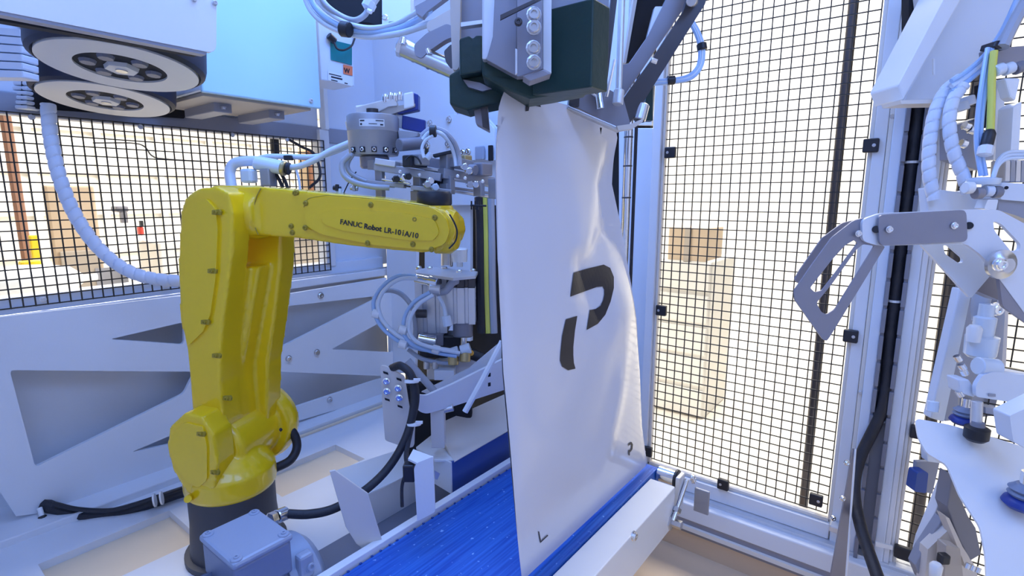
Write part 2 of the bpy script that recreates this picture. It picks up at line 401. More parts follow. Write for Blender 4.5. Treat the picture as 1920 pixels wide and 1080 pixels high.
# ================================================================== ELECTRICAL CABINET, SHELF AND ROLLERS (top left)
cb = thing('control_cabinet', 'pale blue metal control cabinet hanging above the wire mesh window', 'cabinet', (0.8, 1.6, 1.68))
c0 = at(362, 166, Y=1.52); c1 = at(602, 214, Y=1.52); zb = (c0.z+c1.z)/2
print('cab z', c0, c1)
put('body', g_box(((0.645+c1.x-0.012)/2, 1.69, zb+0.36), (c1.x-0.012-0.645, 0.32, 0.70)), 'light_panel', cb, bevel=0.004)
dr = put('cabinet_door', g_box(((0.645+c1.x)/2, 1.525, zb+0.365), (c1.x-0.645, 0.016, 0.72)), 'cabinet_blue', cb, bevel=0.004)
bolt(cb, at(583, 189, Y=1.516), (0, -1, 0), 0.006, 'aluminium', 'lock_screw')
for x in (0.74, 0.90):
    put('mounting_foot', g_box((x, 1.72, zb-0.008), (0.05, 0.2, 0.035)), 'grey_paint', cb, bevel=0.003)
    bolt(cb, (x, 1.62, zb-0.012), (0, 0, -1), 0.007, 'steel', 'foot_screw')
put('bottom_plate', g_box(((0.645+c1.x-0.012)/2, 1.69, zb+0.004), (c1.x-0.03-0.645, 0.30, 0.010)), 'sheet_beige', cb, bevel=0.002)

ib = thing('interface_box', 'pale blue interface box with a teal display beside the control cabinet', 'control box', at(635, 150, Y=1.60))
f0 = at(603, 150, Y=1.60); f1 = at(665, 166, Y=1.60); ztop = 2.1
put('housing', g_box(((f0.x+f1.x)/2, 1.66, (f0.z+ztop)/2), (f1.x-f0.x, 0.12, ztop-f0.z)), 'light_panel', ib, bevel=0.003)
slab('display', ib, 'teal', [(620, 74), (660, 84), (660, 122), (621, 112)], 0.003, Y=1.596)
st = slab('warning_sticker', ib, 'orange', [(644, 121), (661, 125), (661, 142), (644, 138)], 0.001, Y=1.597)
ctr = at(645.5, 135.5, Y=1.596); text('letter', st, 'W', ctr, (1, 0, 0), (0, 0, 1), 0.021, 'ink', bold=0.0006)
lb = slab('rating_label', ib, 'sticker', [(615, 133), (661, 144), (661, 162), (615, 150)], 0.001, Y=1.597)
for i, (x0, x1, y, s) in enumerate(((621, 642, 144.5, 0.2), (621, 633, 150, 0.2), (646, 652, 156, 0.2), (617, 640, 138.5, 0.15))):
    h = 2.2 if i == 0 else 1.4
    slab('print_line', lb, 'ink', [(x0, y-h+(0)), (x1, y-h+(x1-x0)*0.24), (x1, y+h*0.4+(x1-x0)*0.24), (x0, y+h*0.4)], 0.0006, Y=1.5965)
plug = put('cable_plug', g_cyl(at(616, 66, Y=1.585), at(628, 78, Y=1.585), 0.011, 12), 'black_plastic', ib, True)
put('plug_cable', g_tube(spline([at(626, 78, Y=1.58), at(632, 91, Y=1.575), at(645, 94, Y=1.57), at(659, 86, Y=1.575), at(665, 72, Y=1.58)]), 0.0032, 8), 'black_rubber', ib, True)

rs = thing('roller_housing', 'white rounded cover plate above the two black rollers at the upper left', 'cover plate', (0.4, 1.3, 1.77))
slab('cover_plate', rs, 'satin_white', rnd([(-120, -260), (408, -260), (406, 101), (-120, -3)], 18), 0.012, Y=1.08, bevel=0.002)
slab('lower_hem', rs, 'grey_paint', [(-120, -2), (388, 98), (386, 103), (-120, 4)], 0.02, Y=1.082)
slab('frame_beam', rs, 'void', [(-120, 4), (372, 95), (372, 104), (-120, 18)], 0.02, Y=1.12)
for x, y in ((364, -2), (403, 5)): bolt(rs, at(x, y, Y=1.078), (0, -1, 0), 0.004, 'aluminium', 'screw')
slab('shade_backing', rs, 'void', [(40, 20), (385, 80), (385, 170), (345, 222), (40, 202)], 0.01, Y=1.852)  # near-black sheet added for the dark void behind the rollers
def roller(label, px, py, zf, rpx, hgt):
    UZ = (Vector((0, 0, 1)) + CF*0.15).normalized()   # the rollers lean towards the camera
    c = at(px, py, Z=zf); t = (c-CAMP).dot(CF*math.cos(PITCH)-Vector((0, 0, math.sin(PITCH)))); r = rpx*t/1000
    g = thing('roller', label, 'roller', c, 'black rollers with pale rims under the cover plate')
    put('tyre', g_lathe(c, UZ, [(0.006, r*0.5), (0.006, r*0.90), (0.0, r*0.93), (0.006, r*0.985), (0.016, r), (hgt, r), (hgt+0.002, r*0.6)], 48), 'tyre', g, True)
    rim = put('rim', g_lathe(c-UZ*0.002, UZ, [(0.0, r*0.52), (0.0, r*0.90), (0.008, r*0.90), (0.008, r*0.52)], 48, True), 'wheel_rim', g)
    put('hub_plate', g_lathe(c+UZ*0.002, UZ, [(0.0, r*0.56), (0.004, r*0.56)], 32), 'void', g)
    put('hub', g_lathe(c-UZ*0.006, UZ, [(0, r*0.10), (0, r*0.19), (0.010, r*0.21), (0.010, r*0.05)], 6), 'wheel_rim', g)
    put('axle', g_lathe(c-UZ*0.008, UZ, [(0, r*0.07), (0.01, r*0.07)], 12), 'steel', g)
    for k in range(6):
        a = k*math.pi/3+0.3; q = c + (frame(UZ)[0]*math.cos(a)+frame(UZ)[1]*math.sin(a))*r*0.36 - UZ*0.004
        put('hub_boss', g_lathe(q, UZ, [(0, r*0.05), (0, r*0.085), (0.006, r*0.10)], 10), 'mid_grey', g)
    return g
roller('nearer, larger-looking black roller with a pale rim under the white cover plate', 228, 127, 1.705, 139, 0.062)
roller('farther black roller with a pale rim, partly hidden behind the front roller', 199, 188, 1.690, 112, 0.062)
for i, (lab, pts, tt) in enumerate((('upper pale layered pad at the left picture edge beside the front black roller', [(-60, 45), (40, 55), (48, 140), (44, 148), (-60, 146)], 1.12),
                                    ('lower pale layered pad at the left picture edge just above the mesh', [(-60, 150), (50, 152), (58, 198), (50, 206), (-60, 204)], 1.35))):
    g = thing('layered_pad', lab, 'pad', at(0, pts[-1][1], t=tt), 'pale layered pads')
    n = 6
    for k in range(n):
        f0 = k/n; f1 = (k+0.86)/n
        def lerp(p, q, f): return (p[0]+(q[0]-p[0])*f, p[1]+(q[1]-p[1])*f)
        L0, L1, R0, R1 = pts[0], pts[-1], pts[1], pts[-2]
        slab('layer', g, 'wrap_white', [lerp(L0, L1, f0), lerp(R0, R1, f0), lerp(R0, R1, f1), lerp(L0, L1, f1)], 0.04, t=tt, bevel=0.003)
    slab('clip', g, 'grey_paint', [(50, pts[1][1]+6), (61, pts[1][1]+6), (62, pts[-2][1]-14), (58, pts[-2][1]-8), (51, pts[-2][1]-8)], 0.01, t=tt+0.02, bevel=0.002)

h = thing('wrapped_hose', 'white spiral-wrapped hose curving down in front of the left mesh', 'hose', at(330, 528, t=1.45))
wrap_hose('spiral_wrap', h, 'wrap_white', [(90, 196, 1.27), (96, 262, 1.27), (114, 340, 1.27), (146, 412, 1.28), (192, 472, 1.29), (250, 512, 1.30), (320, 526, 1.31), (390, 522, 1.33)], 0.0150, 0.026)

# black trunk cable in the ledge at lower left
tc = thing('trunk_cable', 'thick black cable sleeve lying on the ledge left of the robot base', 'cable', at(200, 965, t=1.3))
rod('sleeve', tc, 'black_rubber', [(82, 946, 1.42), (130, 962, 1.42), (190, 967, 1.44), (260, 950, 1.46), (330, 926, 1.5), (400, 905, 1.54)], 0.016)
rod('side_wire', tc, 'black_plastic', [(100, 944, 1.40), (150, 955, 1.41), (220, 955, 1.43), (300, 930, 1.46), (345, 915, 1.5)], 0.006)
for x, y in ((143, 962), (165, 966), (290, 938), (303, 934)):
    p = at(x, y, t=1.435); d = at(x+10, y-3, t=1.44)-p
    put('cable_tie', g_lathe(p-d.normalized()*0.002, d, [(0, 0.018), (0.004, 0.018)], 16), 'satin_white', tc)
sk = thing('side_standoff', 'short white standoff peg under the truss plate at lower left', 'peg', at(85, 995, t=1.40))
put('peg', g_cyl(at(74, 952, t=1.40), at(86, 990, t=1.39), 0.006, 10), 'satin_white', sk, True)
put('collar', g_cyl(at(79, 968, t=1.397), at(81, 976, t=1.394), 0.010, 10), 'black_plastic', sk, True)

# ================================================================== YELLOW ROBOT
UH = math.radians(9.6)
RU = CF*math.cos(UH) + CR*math.sin(UH)      # joint axis direction, away from the camera
RV = CR*math.cos(UH) - CF*math.sin(UH)      # direction of the forearm
R0 = at(430, 560, t=1.25)
base = at(440, 960, t=1.29); base.z = 0.605
rb = thing('industrial_robot', 'yellow six-axis industrial robot arm standing on the white table', 'robot arm', base)
def up_(u): return (R0 + RU*u, RU)
def gU(pix, u0, u1, r=0):
    if r: pix = rnd(pix, r)
    pl = up_(u0); return g_prism([at(x, y, N=pl) for x, y in pix], RU*(u1-u0))
def partU(name, pix, u0, u1, m, parent, r=0, bevel=0.0):
    o = put(name, gU(pix, u0, u1, r), m, parent, bevel=bevel); return o
# base column
bc = Vector((base.x, base.y, 0))
put('base_column', g_lathe((bc.x, bc.y, 0.605), UZ, [(0, 0.112), (0.014, 0.112), (0.016, 0.100), (0.10, 0.094), (0.175, 0.094)], 40), 'robot_black', rb, True)
# shoulder turret: J1 drum, J2 drum
s_near = at(362, 868, N=up_(-0.14)); s_far = s_near + RU*0.29
jz = s_near.z
fuse('shoulder', [
    g_lathe((bc.x, bc.y, 0.765), UZ, [(0, 0.090), (0.012, 0.100), (0.055, 0.100), (0.075, 0.085), (0.10, 0.06)], 40),
    g_lathe(s_near + RU*0.055, RU, [(0, 0.068), (0.012, 0.078), (0.20, 0.078), (0.22, 0.070)], 40),
    g_lathe(s_near + RU*0.205, RU, [(0, 0.100), (0.03, 0.106), (0.055, 0.098)], 40),
    gU([(330, 800), (398, 800), (410, 900), (390, 940), (345, 925), (322, 870)], -0.09, 0.0),
], 'yellow', rb, 0.0045, 6)
fuse('shoulder_cover', [gU([(318, 800), (345, 775), (378, 782), (400, 815), (408, 870), (402, 915), (375, 938), (350, 925), (322, 880), (312, 835)], -0.145, -0.085)], 'yellow', rb, 0.004, 5)
cov = partU('cover_face', [(322, 812), (345, 792), (380, 800), (388, 838), (388, 900), (372, 915), (350, 905), (325, 868), (318, 838)], -0.149, -0.140, 'yellow', rb, 6, 0.003)
put('grease_cap', g_cyl(at(358, 932, N=up_(-0.13)), at(352, 936, N=up_(-0.165)), 0.008, 12), 'yellow', rb, True)
# upper arm
near = [(338, 400), (345, 372), (372, 354), (405, 350), (428, 362), (436, 400), (434, 470), (424, 560), (412, 640), (412, 720), (420, 800), (362, 806), (357, 720), (350, 655), (337, 600), (333, 500)]
fuse('upper_arm', [
    gU(near, -0.095, -0.035),
    gU([(337, 515), (428, 510), (414, 640), (412, 730), (420, 812), (362, 812), (356, 720), (350, 655), (338, 600)], -0.095, 0.03),
    gU([(400, 500), (486, 500), (476, 560), (462, 640), (452, 700), (455, 790), (400, 790), (395, 640)], -0.02, 0.06),
    gU([(446, 420), (527, 420), (526, 500), (514, 600), (502, 680), (500, 790), (440, 800), (446, 640)], 0.025, 0.085),
    g_lathe(at(385, 402, N=up_(-0.09)), RU, [(0, 0.050), (0.008, 0.056), (0.155, 0.056), (0.165, 0.050)], 36),
], 'yellow', rb, 0.0042, 6)
cv = partU('arm_cover', [(342, 405), (352, 380), (385, 372), (404, 392), (408, 430), (404, 520), (394, 590), (380, 622), (353, 648), (343, 600), (337, 500)], -0.102, -0.092, 'yellow', rb, 5, 0.004)
# elbow ring and forearm
e0 = at(440, 398, N=up_(-0.03))
for k, x in enumerate((418, 447)):
    pth = [at(x-8, 358, N=up_(-0.05)), at(x+4, 380, N=up_(-0.058)), at(x+8, 410, N=up_(-0.058)), at(x+4, 440, N=up_(-0.05))]
    put('seam', g_tube(spline(pth), 0.0010, 6), 'yellow_dark', rb)
fore = [(425, 360), (450, 350), (486, 350), (570, 358), (700, 370), (800, 383), (832, 394), (849, 414), (853, 436), (845, 458), (822, 471), (790, 474), (700, 466), (640, 459), (560, 447), (490, 442), (430, 442)]
fuse('forearm', [gU(fore, -0.040, 0.055), g_lathe(at(470, 398, N=up_(0.0))-RV*0.08, RV, [(0, 0.060), (0.10, 0.060), (0.12, 0.055)], 32)], 'yellow', rb, 0.0042, 6)
fc = partU('forearm_cover', [(569, 396), (577, 374), (612, 368), (720, 376), (812, 390), (836, 408), (843, 434), (834, 458), (802, 469), (700, 459), (604, 440), (574, 424)], -0.050, -0.034, 'yellow', rb, 9, 0.004)
fp = partU('face_panel', [(600, 398), (640, 392), (760, 400), (815, 412), (824, 436), (812, 452), (760, 450), (640, 432), (606, 420)], -0.0535, -0.049, 'yellow', fc, 8, 0.003)
put('cover_seam', g_tube([at(x, y, N=up_(-0.047)) for x, y in rnd([(567, 396), (576, 372), (612, 366), (720, 374), (812, 388)], 8)][4:-4], 0.0009, 6), 'yellow_dark', rb)
pth = spline([at(x, y, N=up_(-0.043)) for x, y in ((489, 353), (480, 372), (476, 395), (477, 420), (484, 440))]); put('seam', g_tube(pth, 0.0012, 6), 'yellow_dark', rb)
# lettering on the forearm cover
tplane = up_(-0.0545); tr = at(790, 443, N=tplane) - at(638, 417, N=tplane)
for s_, x0, y0, sz, bd in (('FANUC', 637, 420, 0.0150, 0.0002), ('Robot', 682, 428.3, 0.0152, 0.0004), ('LR-10', 719.5, 435.5, 0.0155, 0.0002), ('i', 753.5, 441.6, 0.0175, 0.0002), ('A/10', 758, 442.6, 0.0155, 0.0002)):
    text('lettering', fp, s_, at(x0, y0, N=tplane), tr, UZ, sz, 'ink', bold=bd)
# wrist
wc = at(836, 432, N=up_(0.0))
put('wrist_cap', g_lathe(wc - RV*0.02, RV, [(0, 0.050), (0.030, 0.050), (0.044, 0.040), (0.048, 0.02), (0.049, 0.001)], 32), 'yellow', rb, True)
pth = spline([at(x, y, N=up_(-0.048)) for x, y in ((843, 402), (852, 418), (857, 434), (854, 452), (842, 466))]); put('wrist_seam', g_tube(pth, 0.0018, 6), 'black_plastic', rb)
fl = at(815, 395, N=up_(0.0)); 
put('wrist_collar', g_lathe(fl - UZ*0.025, UZ, [(0, 0.040), (0.030, 0.040), (0.036, 0.037)], 32), 'yellow', rb, True)
put('tool_flange', g_lathe(fl + UZ*0.010, UZ, [(0, 0.034), (0.004, 0.037), (0.024, 0.037), (0.030, 0.033)], 32), 'black_plastic', rb, True)
# recessed screw pockets
for x, y, u in ((405, 398, -0.103), (397, 508, -0.103), (384, 604, -0.103), (405, 667, -0.097), (425, 747, -0.095), (376, 814, -0.150), (402, 886, -0.146)):
    q = at(x, y, N=up_(u)); 
    put('screw_pocket', g_prism([q+RV*a*0.011+UZ*b*0.006 for a, b in ((-1, -0.8), (0.8, -1), (1, 0.2), (0.7, 1), (-0.9, 0.7))], RU*0.006), 'yellow_dark', rb, bevel=0.001)
    bolt(rb, q - RU*0.0015, -RU, 0.0038, 'yellow_dark', 'screw')
for x, y, u in ((553, 362, -0.040), (573, 381, -0.051), (695, 384, -0.051), (815, 408, -0.051), (546, 424, -0.041), (572, 427, -0.051), (548, 436, -0.041), (689, 456, -0.051), (809, 468, -0.051), (556, 361, -0.041), (774, 458, -0.051), (778, 411, -0.051)):
    bolt(rb, at(x, y, N=up_(u)), -RU, 0.0048, 'yellow_dark', 'screw')
for x, y in ((370, 936), (386, 945), (398, 948), (402, 938)):
    pass
# hoses on the elbow
eh = thing('elbow_hose_set', 'pale corrugated hoses and connectors on top of the robot elbow', 'hose set', at(470, 345, t=1.28))
rod('corrugated_hose', eh, 'tube_white', [(434, 350, 1.30), (431, 322, 1.30), (441, 306, 1.30), (470, 302, 1.30), (500, 305, 1.30), (535, 312, 1.30)], 0.0125, 12)
rod('rear_hose', eh, 'tube_white', [(470, 304, 1.33), (500, 294, 1.34), (545, 294, 1.34), (592, 294, 1.34), (625, 285, 1.34), (655, 272, 1.34)], 0.007, 10)
rod('front_hose', eh, 'tube_white', [(535, 314, 1.30), (560, 312, 1.30), (590, 300, 1.30), (620, 283, 1.30), (660, 266, 1.30)], 0.0075, 10)
put('connector_sleeve', g_cyl(at(478, 306, t=1.295), at(530, 316, t=1.295), 0.0155, 16), 'tube_white', eh, True)
put('clamp_band', g_cyl(at(528, 315, t=1.295), at(536, 316.5, t=1.295), 0.018, 16), 'brass', eh, True)
put('clamp_ring', g_cyl(at(538, 316, t=1.295), at(543, 317, t=1.295), 0.015, 16), 'black_plastic', eh, True)
box('terminal_cap', eh, 'tube_white', at(467, 330, t=1.29), (0.030, 0.03, 0.034), (RV, RU, UZ), 0.006)
box('grey_connector', eh, 'cast_aluminium', at(503, 333, t=1.30), (0.026, 0.03, 0.042), (RV, RU, UZ), 0.003)
box('cable_holder', eh, 'black_plastic', at(541, 296, t=1.335), (0.022, 0.012, 0.012), (RV, RU, UZ), 0.002)
rod('black_lead', eh, 'black_rubber', [(517, 325, 1.31), (524, 338, 1.31), (530, 352, 1.31)], 0.004)
rod('black_lead', eh, 'black_rubber', [(527, 325, 1.31), (534, 338, 1.31), (540, 354, 1.31)], 0.004)
rod('thin_tube', eh, 'tube_white', [(555, 318, 1.30), (560, 335, 1.30), (563, 358, 1.30)], 0.003)

# ================================================================== GRIPPER ON THE ROBOT
TG = 1.22
gr = thing('robot_gripper', 'grey steel gripper frame with rails mounted on the robot wrist', 'gripper', fl + UZ*0.036)
def gp(x, y, dt=0.0): return at(x, y, t=TG+dt)
def rail(name, p0, p1, h, d, m, parent=gr):
    a = (p1-p0); L = a.length; a.normalize(); s = a.cross(UZ).normalized(); u = s.cross(a)
    return put(name, g_box((p0+p1)/2, (L, d, h), (a, s, u)), m, parent, bevel=0.0015)
rail('lower_rail', gp(690, 341), gp(760, 349), 0.010, 0.03, 'cast_aluminium')
rail('mount_plate', gp(776, 352), gp(850, 360), 0.010, 0.07, 'cast_aluminium')
rail('long_rail', gp(704, 312), gp(828, 333), 0.018, 0.03, 'cast_aluminium')
rail('long_rail', gp(826, 325), gp(935, 344, 0.10), 0.022, 0.03, 'cast_aluminium')
rail('slide_bar', gp(742, 306, 0.03), gp(826, 320, 0.03), 0.008, 0.02, 'steel')
rail('top_plate', gp(708, 303), gp(746, 309), 0.014, 0.05, 'aluminium')
rail('back_rail', gp(790, 302, 0.05), gp(835, 310, 0.05), 0.024, 0.02, 'brushed_grey')
rail('cross_bar', gp(845, 304), gp(880, 311, 0.04), 0.022, 0.03, 'cast_aluminium')
rail('bracket_top', gp(813, 293), gp(848, 285), 0.007, 0.03, 'black_plastic')
rail('lower_tie', gp(845, 352, 0.03), gp(930, 364, 0.1), 0.006, 0.012, 'cast_aluminium')
rail('lower_tie', gp(845, 358, 0.03), gp(930, 371, 0.1), 0.006, 0.012, 'steel')
for x, y0, y1, wd, m in ((700, 300, 318, 0.016, 'cast_aluminium'), (713, 318, 372, 0.011, 'cast_aluminium'), (786, 328, 362, 0.018, 'cast_aluminium'), (838, 288, 326, 0.024, 'cast_aluminium'),
                         (842, 330, 362, 0.016, 'cast_aluminium'), (834, 344, 360, 0.012, 'cast_aluminium'), (779, 358, 390, 0.010, 'cast_aluminium'), (898, 340, 368, 0.014, 'cast_aluminium'), (925, 335, 372, 0.010, 'cast_aluminium')):
    a, b = gp(x, y0, 0.01), gp(x, y1, 0.01); 
    put('upright', g_box((a+b)/2, (wd, 0.024, (a-b).length), (AX, BY, UZ)), m, gr, bevel=0.0015)
for x, y, dt in ((764, 330, 0), (800, 345, 0), (815, 350, 0), (806, 338, 0.02), (870, 312, 0.02), (878, 320, 0.02), (742, 335, 0.02), (756, 332, 0.02), (880, 345, 0.04), (890, 345, 0.04)):
    put('fitting', merge(g_cyl(gp(x, y, dt-0.03), gp(x+2, y+1, dt-0.06), 0.0075, 10), g_cyl(gp(x-6, y+3, dt-0.04), gp(x+6, y-3, dt-0.04), 0.005, 8)), random.choice(['chrome', 'steel', 'black_plastic', 'tube_white']), gr, True)
sens = box('sensor_block', gr, 'cast_aluminium', gp(788, 300, -0.03), (0.032, 0.03, 0.024), None, 0.003)
box('sensor_base', gr, 'black_plastic', gp(778, 303, -0.02), (0.05, 0.03, 0.026), None, 0.003)
box('valve_block', gr, 'brushed_grey', gp(905, 318, 0.03), (0.04, 0.03, 0.03), None, 0.004)
put('valve_knob', g_cyl(gp(880, 318, 0.0), gp(892, 319, -0.01), 0.012, 12), 'mid_grey', gr, True)
for x in (797, 806, 823, 836, 842): bolt(gr, gp(x, 366+(x-797)*0.06, -0.045), -RU, 0.0035, 'aluminium', 'flange_screw')
rod('grip_hose', gr, 'tube_grey', [(656, 290, 1.20), (642, 306, 1.20), (645, 328, 1.20), (665, 342, 1.20), (700, 350, 1.20), (730, 352, 1.21)], 0.0065, 10)
rod('grip_hose', gr, 'tube_grey', [(662, 288, 1.22), (652, 306, 1.22), (655, 322, 1.22), (675, 335, 1.22), (705, 345, 1.22), (740, 348, 1.22)], 0.0055, 10)
rod('hand_tube', gr, 'tube_white', [(792, 262, 1.16), (806, 248, 1.16), (826, 250, 1.16), (843, 268, 1.18), (852, 292, 1.2), (855, 312, 1.2)], 0.0045, 8)
rod('hand_tube', gr, 'tube_grey', [(790, 254, 1.17), (808, 242, 1.17), (832, 246, 1.17), (850, 264, 1.18), (860, 290, 1.2), (862, 312, 1.2)], 0.0055, 8)
rod('hand_tube', gr, 'tube_white', [(795, 296, 1.15), (791, 280, 1.15), (797, 264, 1.15), (812, 254, 1.15)], 0.0035, 8)
put('tube_strap', g_cyl(gp(806, 246, -0.065), gp(818, 246, -0.065), 0.013, 12), 'black_plastic', gr, True)
put('left_elbow_fitting', g_cyl(gp(800, 298, -0.05), gp(808, 288, -0.05), 0.007, 10), 'tube_white', gr, True)

rail('gap_shade_bar', gp(796, 338, 0.03), gp(846, 346, 0.03), 0.020, 0.02, 'black_plastic')  # black bars stand in for the dark gaps between the rails
rail('gap_shade_bar', gp(744, 322, 0.04), gp(800, 331, 0.04), 0.010, 0.02, 'black_plastic')
rail('thin_bar', gp(716, 336, -0.01), gp(770, 344, -0.01), 0.005, 0.008, 'chrome')
rail('thin_bar', gp(716, 342, -0.01), gp(770, 350, -0.01), 0.004, 0.008, 'dark_steel')
rail('thin_bar', gp(850, 335, 0.0), gp(930, 352, 0.08), 0.004, 0.008, 'steel')
for x, y, m in ((712, 378, 'chrome'), (718, 388, 'steel'), (702, 384, 'tube_white'), (638, 360, 'tube_white'), (632, 352, 'black_plastic'), (664, 352, 'steel'), (680, 386, 'tube_blue')):
    put('small_fitting', merge(g_cyl(gp(x-7, y, 0.0), gp(x+7, y+2, 0.0), 0.0055, 10), g_cyl(gp(x, y+6, -0.005), gp(x, y-6, -0.005), 0.0045, 8)), m, gr, True)
for x, y in ((750, 322), (786, 328), (858, 330), (872, 334), (905, 340)): bolt(gr, gp(x, y, -0.035), -RU, 0.0032, 'chrome', 'rail_screw')
rod('sense_wire', gr, 'black_rubber', [(640, 372, 1.22), (655, 340, 1.22), (668, 322, 1.22)], 0.0015, 6)
rod('sense_wire', gr, 'black_rubber', [(760, 300, 1.17), (770, 292, 1.17), (783, 296, 1.17), (790, 308, 1.17)], 0.0022, 6)
box('olive_block', gr, 'brass', gp(873, 300, 0.03), (0.026, 0.02, 0.022), None, 0.003)
ra = thing('rotary_actuator', 'grey round rotary actuator with a white label above the robot gripper rails', 'actuator', at(702, 296, t=1.26))
cc = at(702, 292, t=1.26); R_ = 0.0595
put('lower_body', g_lathe(cc, UZ, [(0, R_*0.92), (0.008, R_*0.97), (0.052, R_*0.99), (0.053, R_)], 40), 'cast_aluminium', ra, True)
put('upper_body', g_lathe(cc+UZ*0.053, UZ, [(0, R_), (0.034, R_*1.0), (0.037, R_*0.97)], 40), 'cast_aluminium', ra, True)
put('shaft', g_lathe(cc+UZ*0.088, UZ, [(0, 0.020), (0.006, 0.020), (0.008, 0.014), (0.018, 0.014)], 24), 'dark_steel', ra, True)
dcam = (Vector((CAMP.x-cc.x, CAMP.y-cc.y, 0))).normalized(); a0 = math.atan2(dcam.y, dcam.x)
nl = 8; Vv = []; Ff = []
for i in range(nl+1):
    th = a0 - 0.52 + 0.95*i/nl
    for z in (0.060, 0.076): Vv.append(cc + Vector((math.cos(th), math.sin(th), 0))*(R_+0.0006) + UZ*z)
for i in range(nl): Ff.append((2*i, 2*i+2, 2*i+3, 2*i+1))
lab = put('name_plate', (Vv, Ff), 'sticker', ra)
for f0, f1, z0, z1 in ((0.04, 0.35, 0.0715, 0.0735), (0.06, 0.18, 0.0625, 0.0655), (0.30, 0.62, 0.0645, 0.066), (0.78, 0.96, 0.0705, 0.0735), (0.88, 0.96, 0.0625, 0.0665)):
    V2 = []
    for i in range(4):
        th = a0 - 0.52 + 0.95*(1-(f0+(f1-f0)*i/3))
        for z in (z0, z1): V2.append(cc + Vector((math.cos(th), math.sin(th), 0))*(R_+0.0011) + UZ*z)
    put('print_line', (V2, [(2*i, 2*i+2, 2*i+3, 2*i+1) for i in range(3)]), 'ink', lab)
put('side_lug', g_lathe(at(659, 236, t=1.26)-UZ*0.006, UZ, [(0, 0.012), (0.014, 0.014), (0.016, 0.012)], 16), 'cream_white', ra, True)
bolt(ra, at(661, 226, t=1.25), UZ, 0.006, 'chrome')
for k in range(5):
    th = a0 - 0.9 + 0.45*k; q = cc + Vector((math.cos(th), math.sin(th), 0))*R_*0.975 + UZ*0.010
    box('bolt_slot', ra, 'black_plastic', q, (0.006, 0.012, 0.012), (Vector((math.cos(th), math.sin(th), 0)), Vector((-math.sin(th), math.cos(th), 0)), UZ), 0.001)
    bolt(ra, q + Vector((math.cos(th), math.sin(th), 0))*0.001 , Vector((math.cos(th), math.sin(th), 0)), 0.0045, 'chrome')
put('neck', g_cyl(cc-UZ*0.030, cc, 0.034, 24), 'brushed_grey', ra, True)

la = thing('lever_arm', 'beige bolted lever with a dark blue end block on the rotary actuator', 'lever', cc+UZ*0.106)
lz = cc.z+0.106
slab('lever_plate', la, 'guide_beige', [(667, 200), (722, 186), (742, 186), (745, 198), (728, 200), (688, 222), (668, 226)], 0.02, t=1.24, bevel=0.002)
slab('side_face', la, 'sheet_beige', [(690, 221), (730, 200), (778, 194), (778, 200), (735, 214), (700, 224)], 0.035, t=1.25, bevel=0.001)
slab('clamp_block', la, 'satin_white', [(756, 175), (774, 171), (776, 200), (757, 205)], 0.03, t=1.235, bevel=0.003)
slab('end_block', la, 'blue_part', [(773, 173), (784, 177), (784, 206), (745, 214), (745, 209), (772, 203)], 0.03, t=1.245, bevel=0.002)
for x, y in ((723, 184), (733, 181), (741, 182), (750, 180)):
    put('cap_screw', g_lathe(at(x, y+8, t=1.245), UZ, [(0, 0.008), (0.012, 0.008), (0.012, 0.0065), (0.018, 0.006)], 12), 'chrome', la, True)
slab('post_face', la, 'satin_white', [(666, 198), (680, 196), (688, 218), (670, 228)], 0.03, t=1.245, bevel=0.002)
bb = thing('cushion_block', 'dark blue rectangular cushion block behind the rotary actuator', 'block', at(775, 249, t=1.28))
slab('pad', bb, 'blue_part', [(754, 216), (797, 225), (796, 249), (753, 241)], 0.02, t=1.26, bevel=0.002)
slab('backing', bb, 'satin_white', [(741, 213), (755, 215), (754, 241), (742, 236)], 0.03, t=1.265, bevel=0.002)
slab('arm', bb, 'cast_aluminium', [(745, 244), (785, 248), (783, 256), (748, 264)], 0.03, t=1.24, bevel=0.002)
put('stub_cylinder', g_cyl(at(748, 272, t=1.21), at(792, 268, t=1.26), 0.0145, 16), 'mid_grey', bb, True)

# valve plate right behind (pale plate with bolts)
vp = thing('valve_plate', 'pale bolted plate behind the gripper next to the hanging bag', 'plate', at(880, 300, t=1.4))
slab('plate', vp, 'light_panel', rnd([(800, 225), (860, 214), (900, 214), (925, 240), (932, 300), (805, 300)], 5), 0.01, X=1.40)
for x, y in ((806, 231), (842, 224), (802, 272), (840, 270), (868, 286), (878, 284)): bolt(vp, at(x, y, X=1.398), (-1, 0, 0), 0.010, 'chrome')
box('dark_window', vp, 'void', at(920, 287, X=1.39), (0.01, 0.016, 0.05))
box('light_window', vp, 'motor_blue', at(900, 287, X=1.39), (0.01, 0.04, 0.045), None, 0.004)

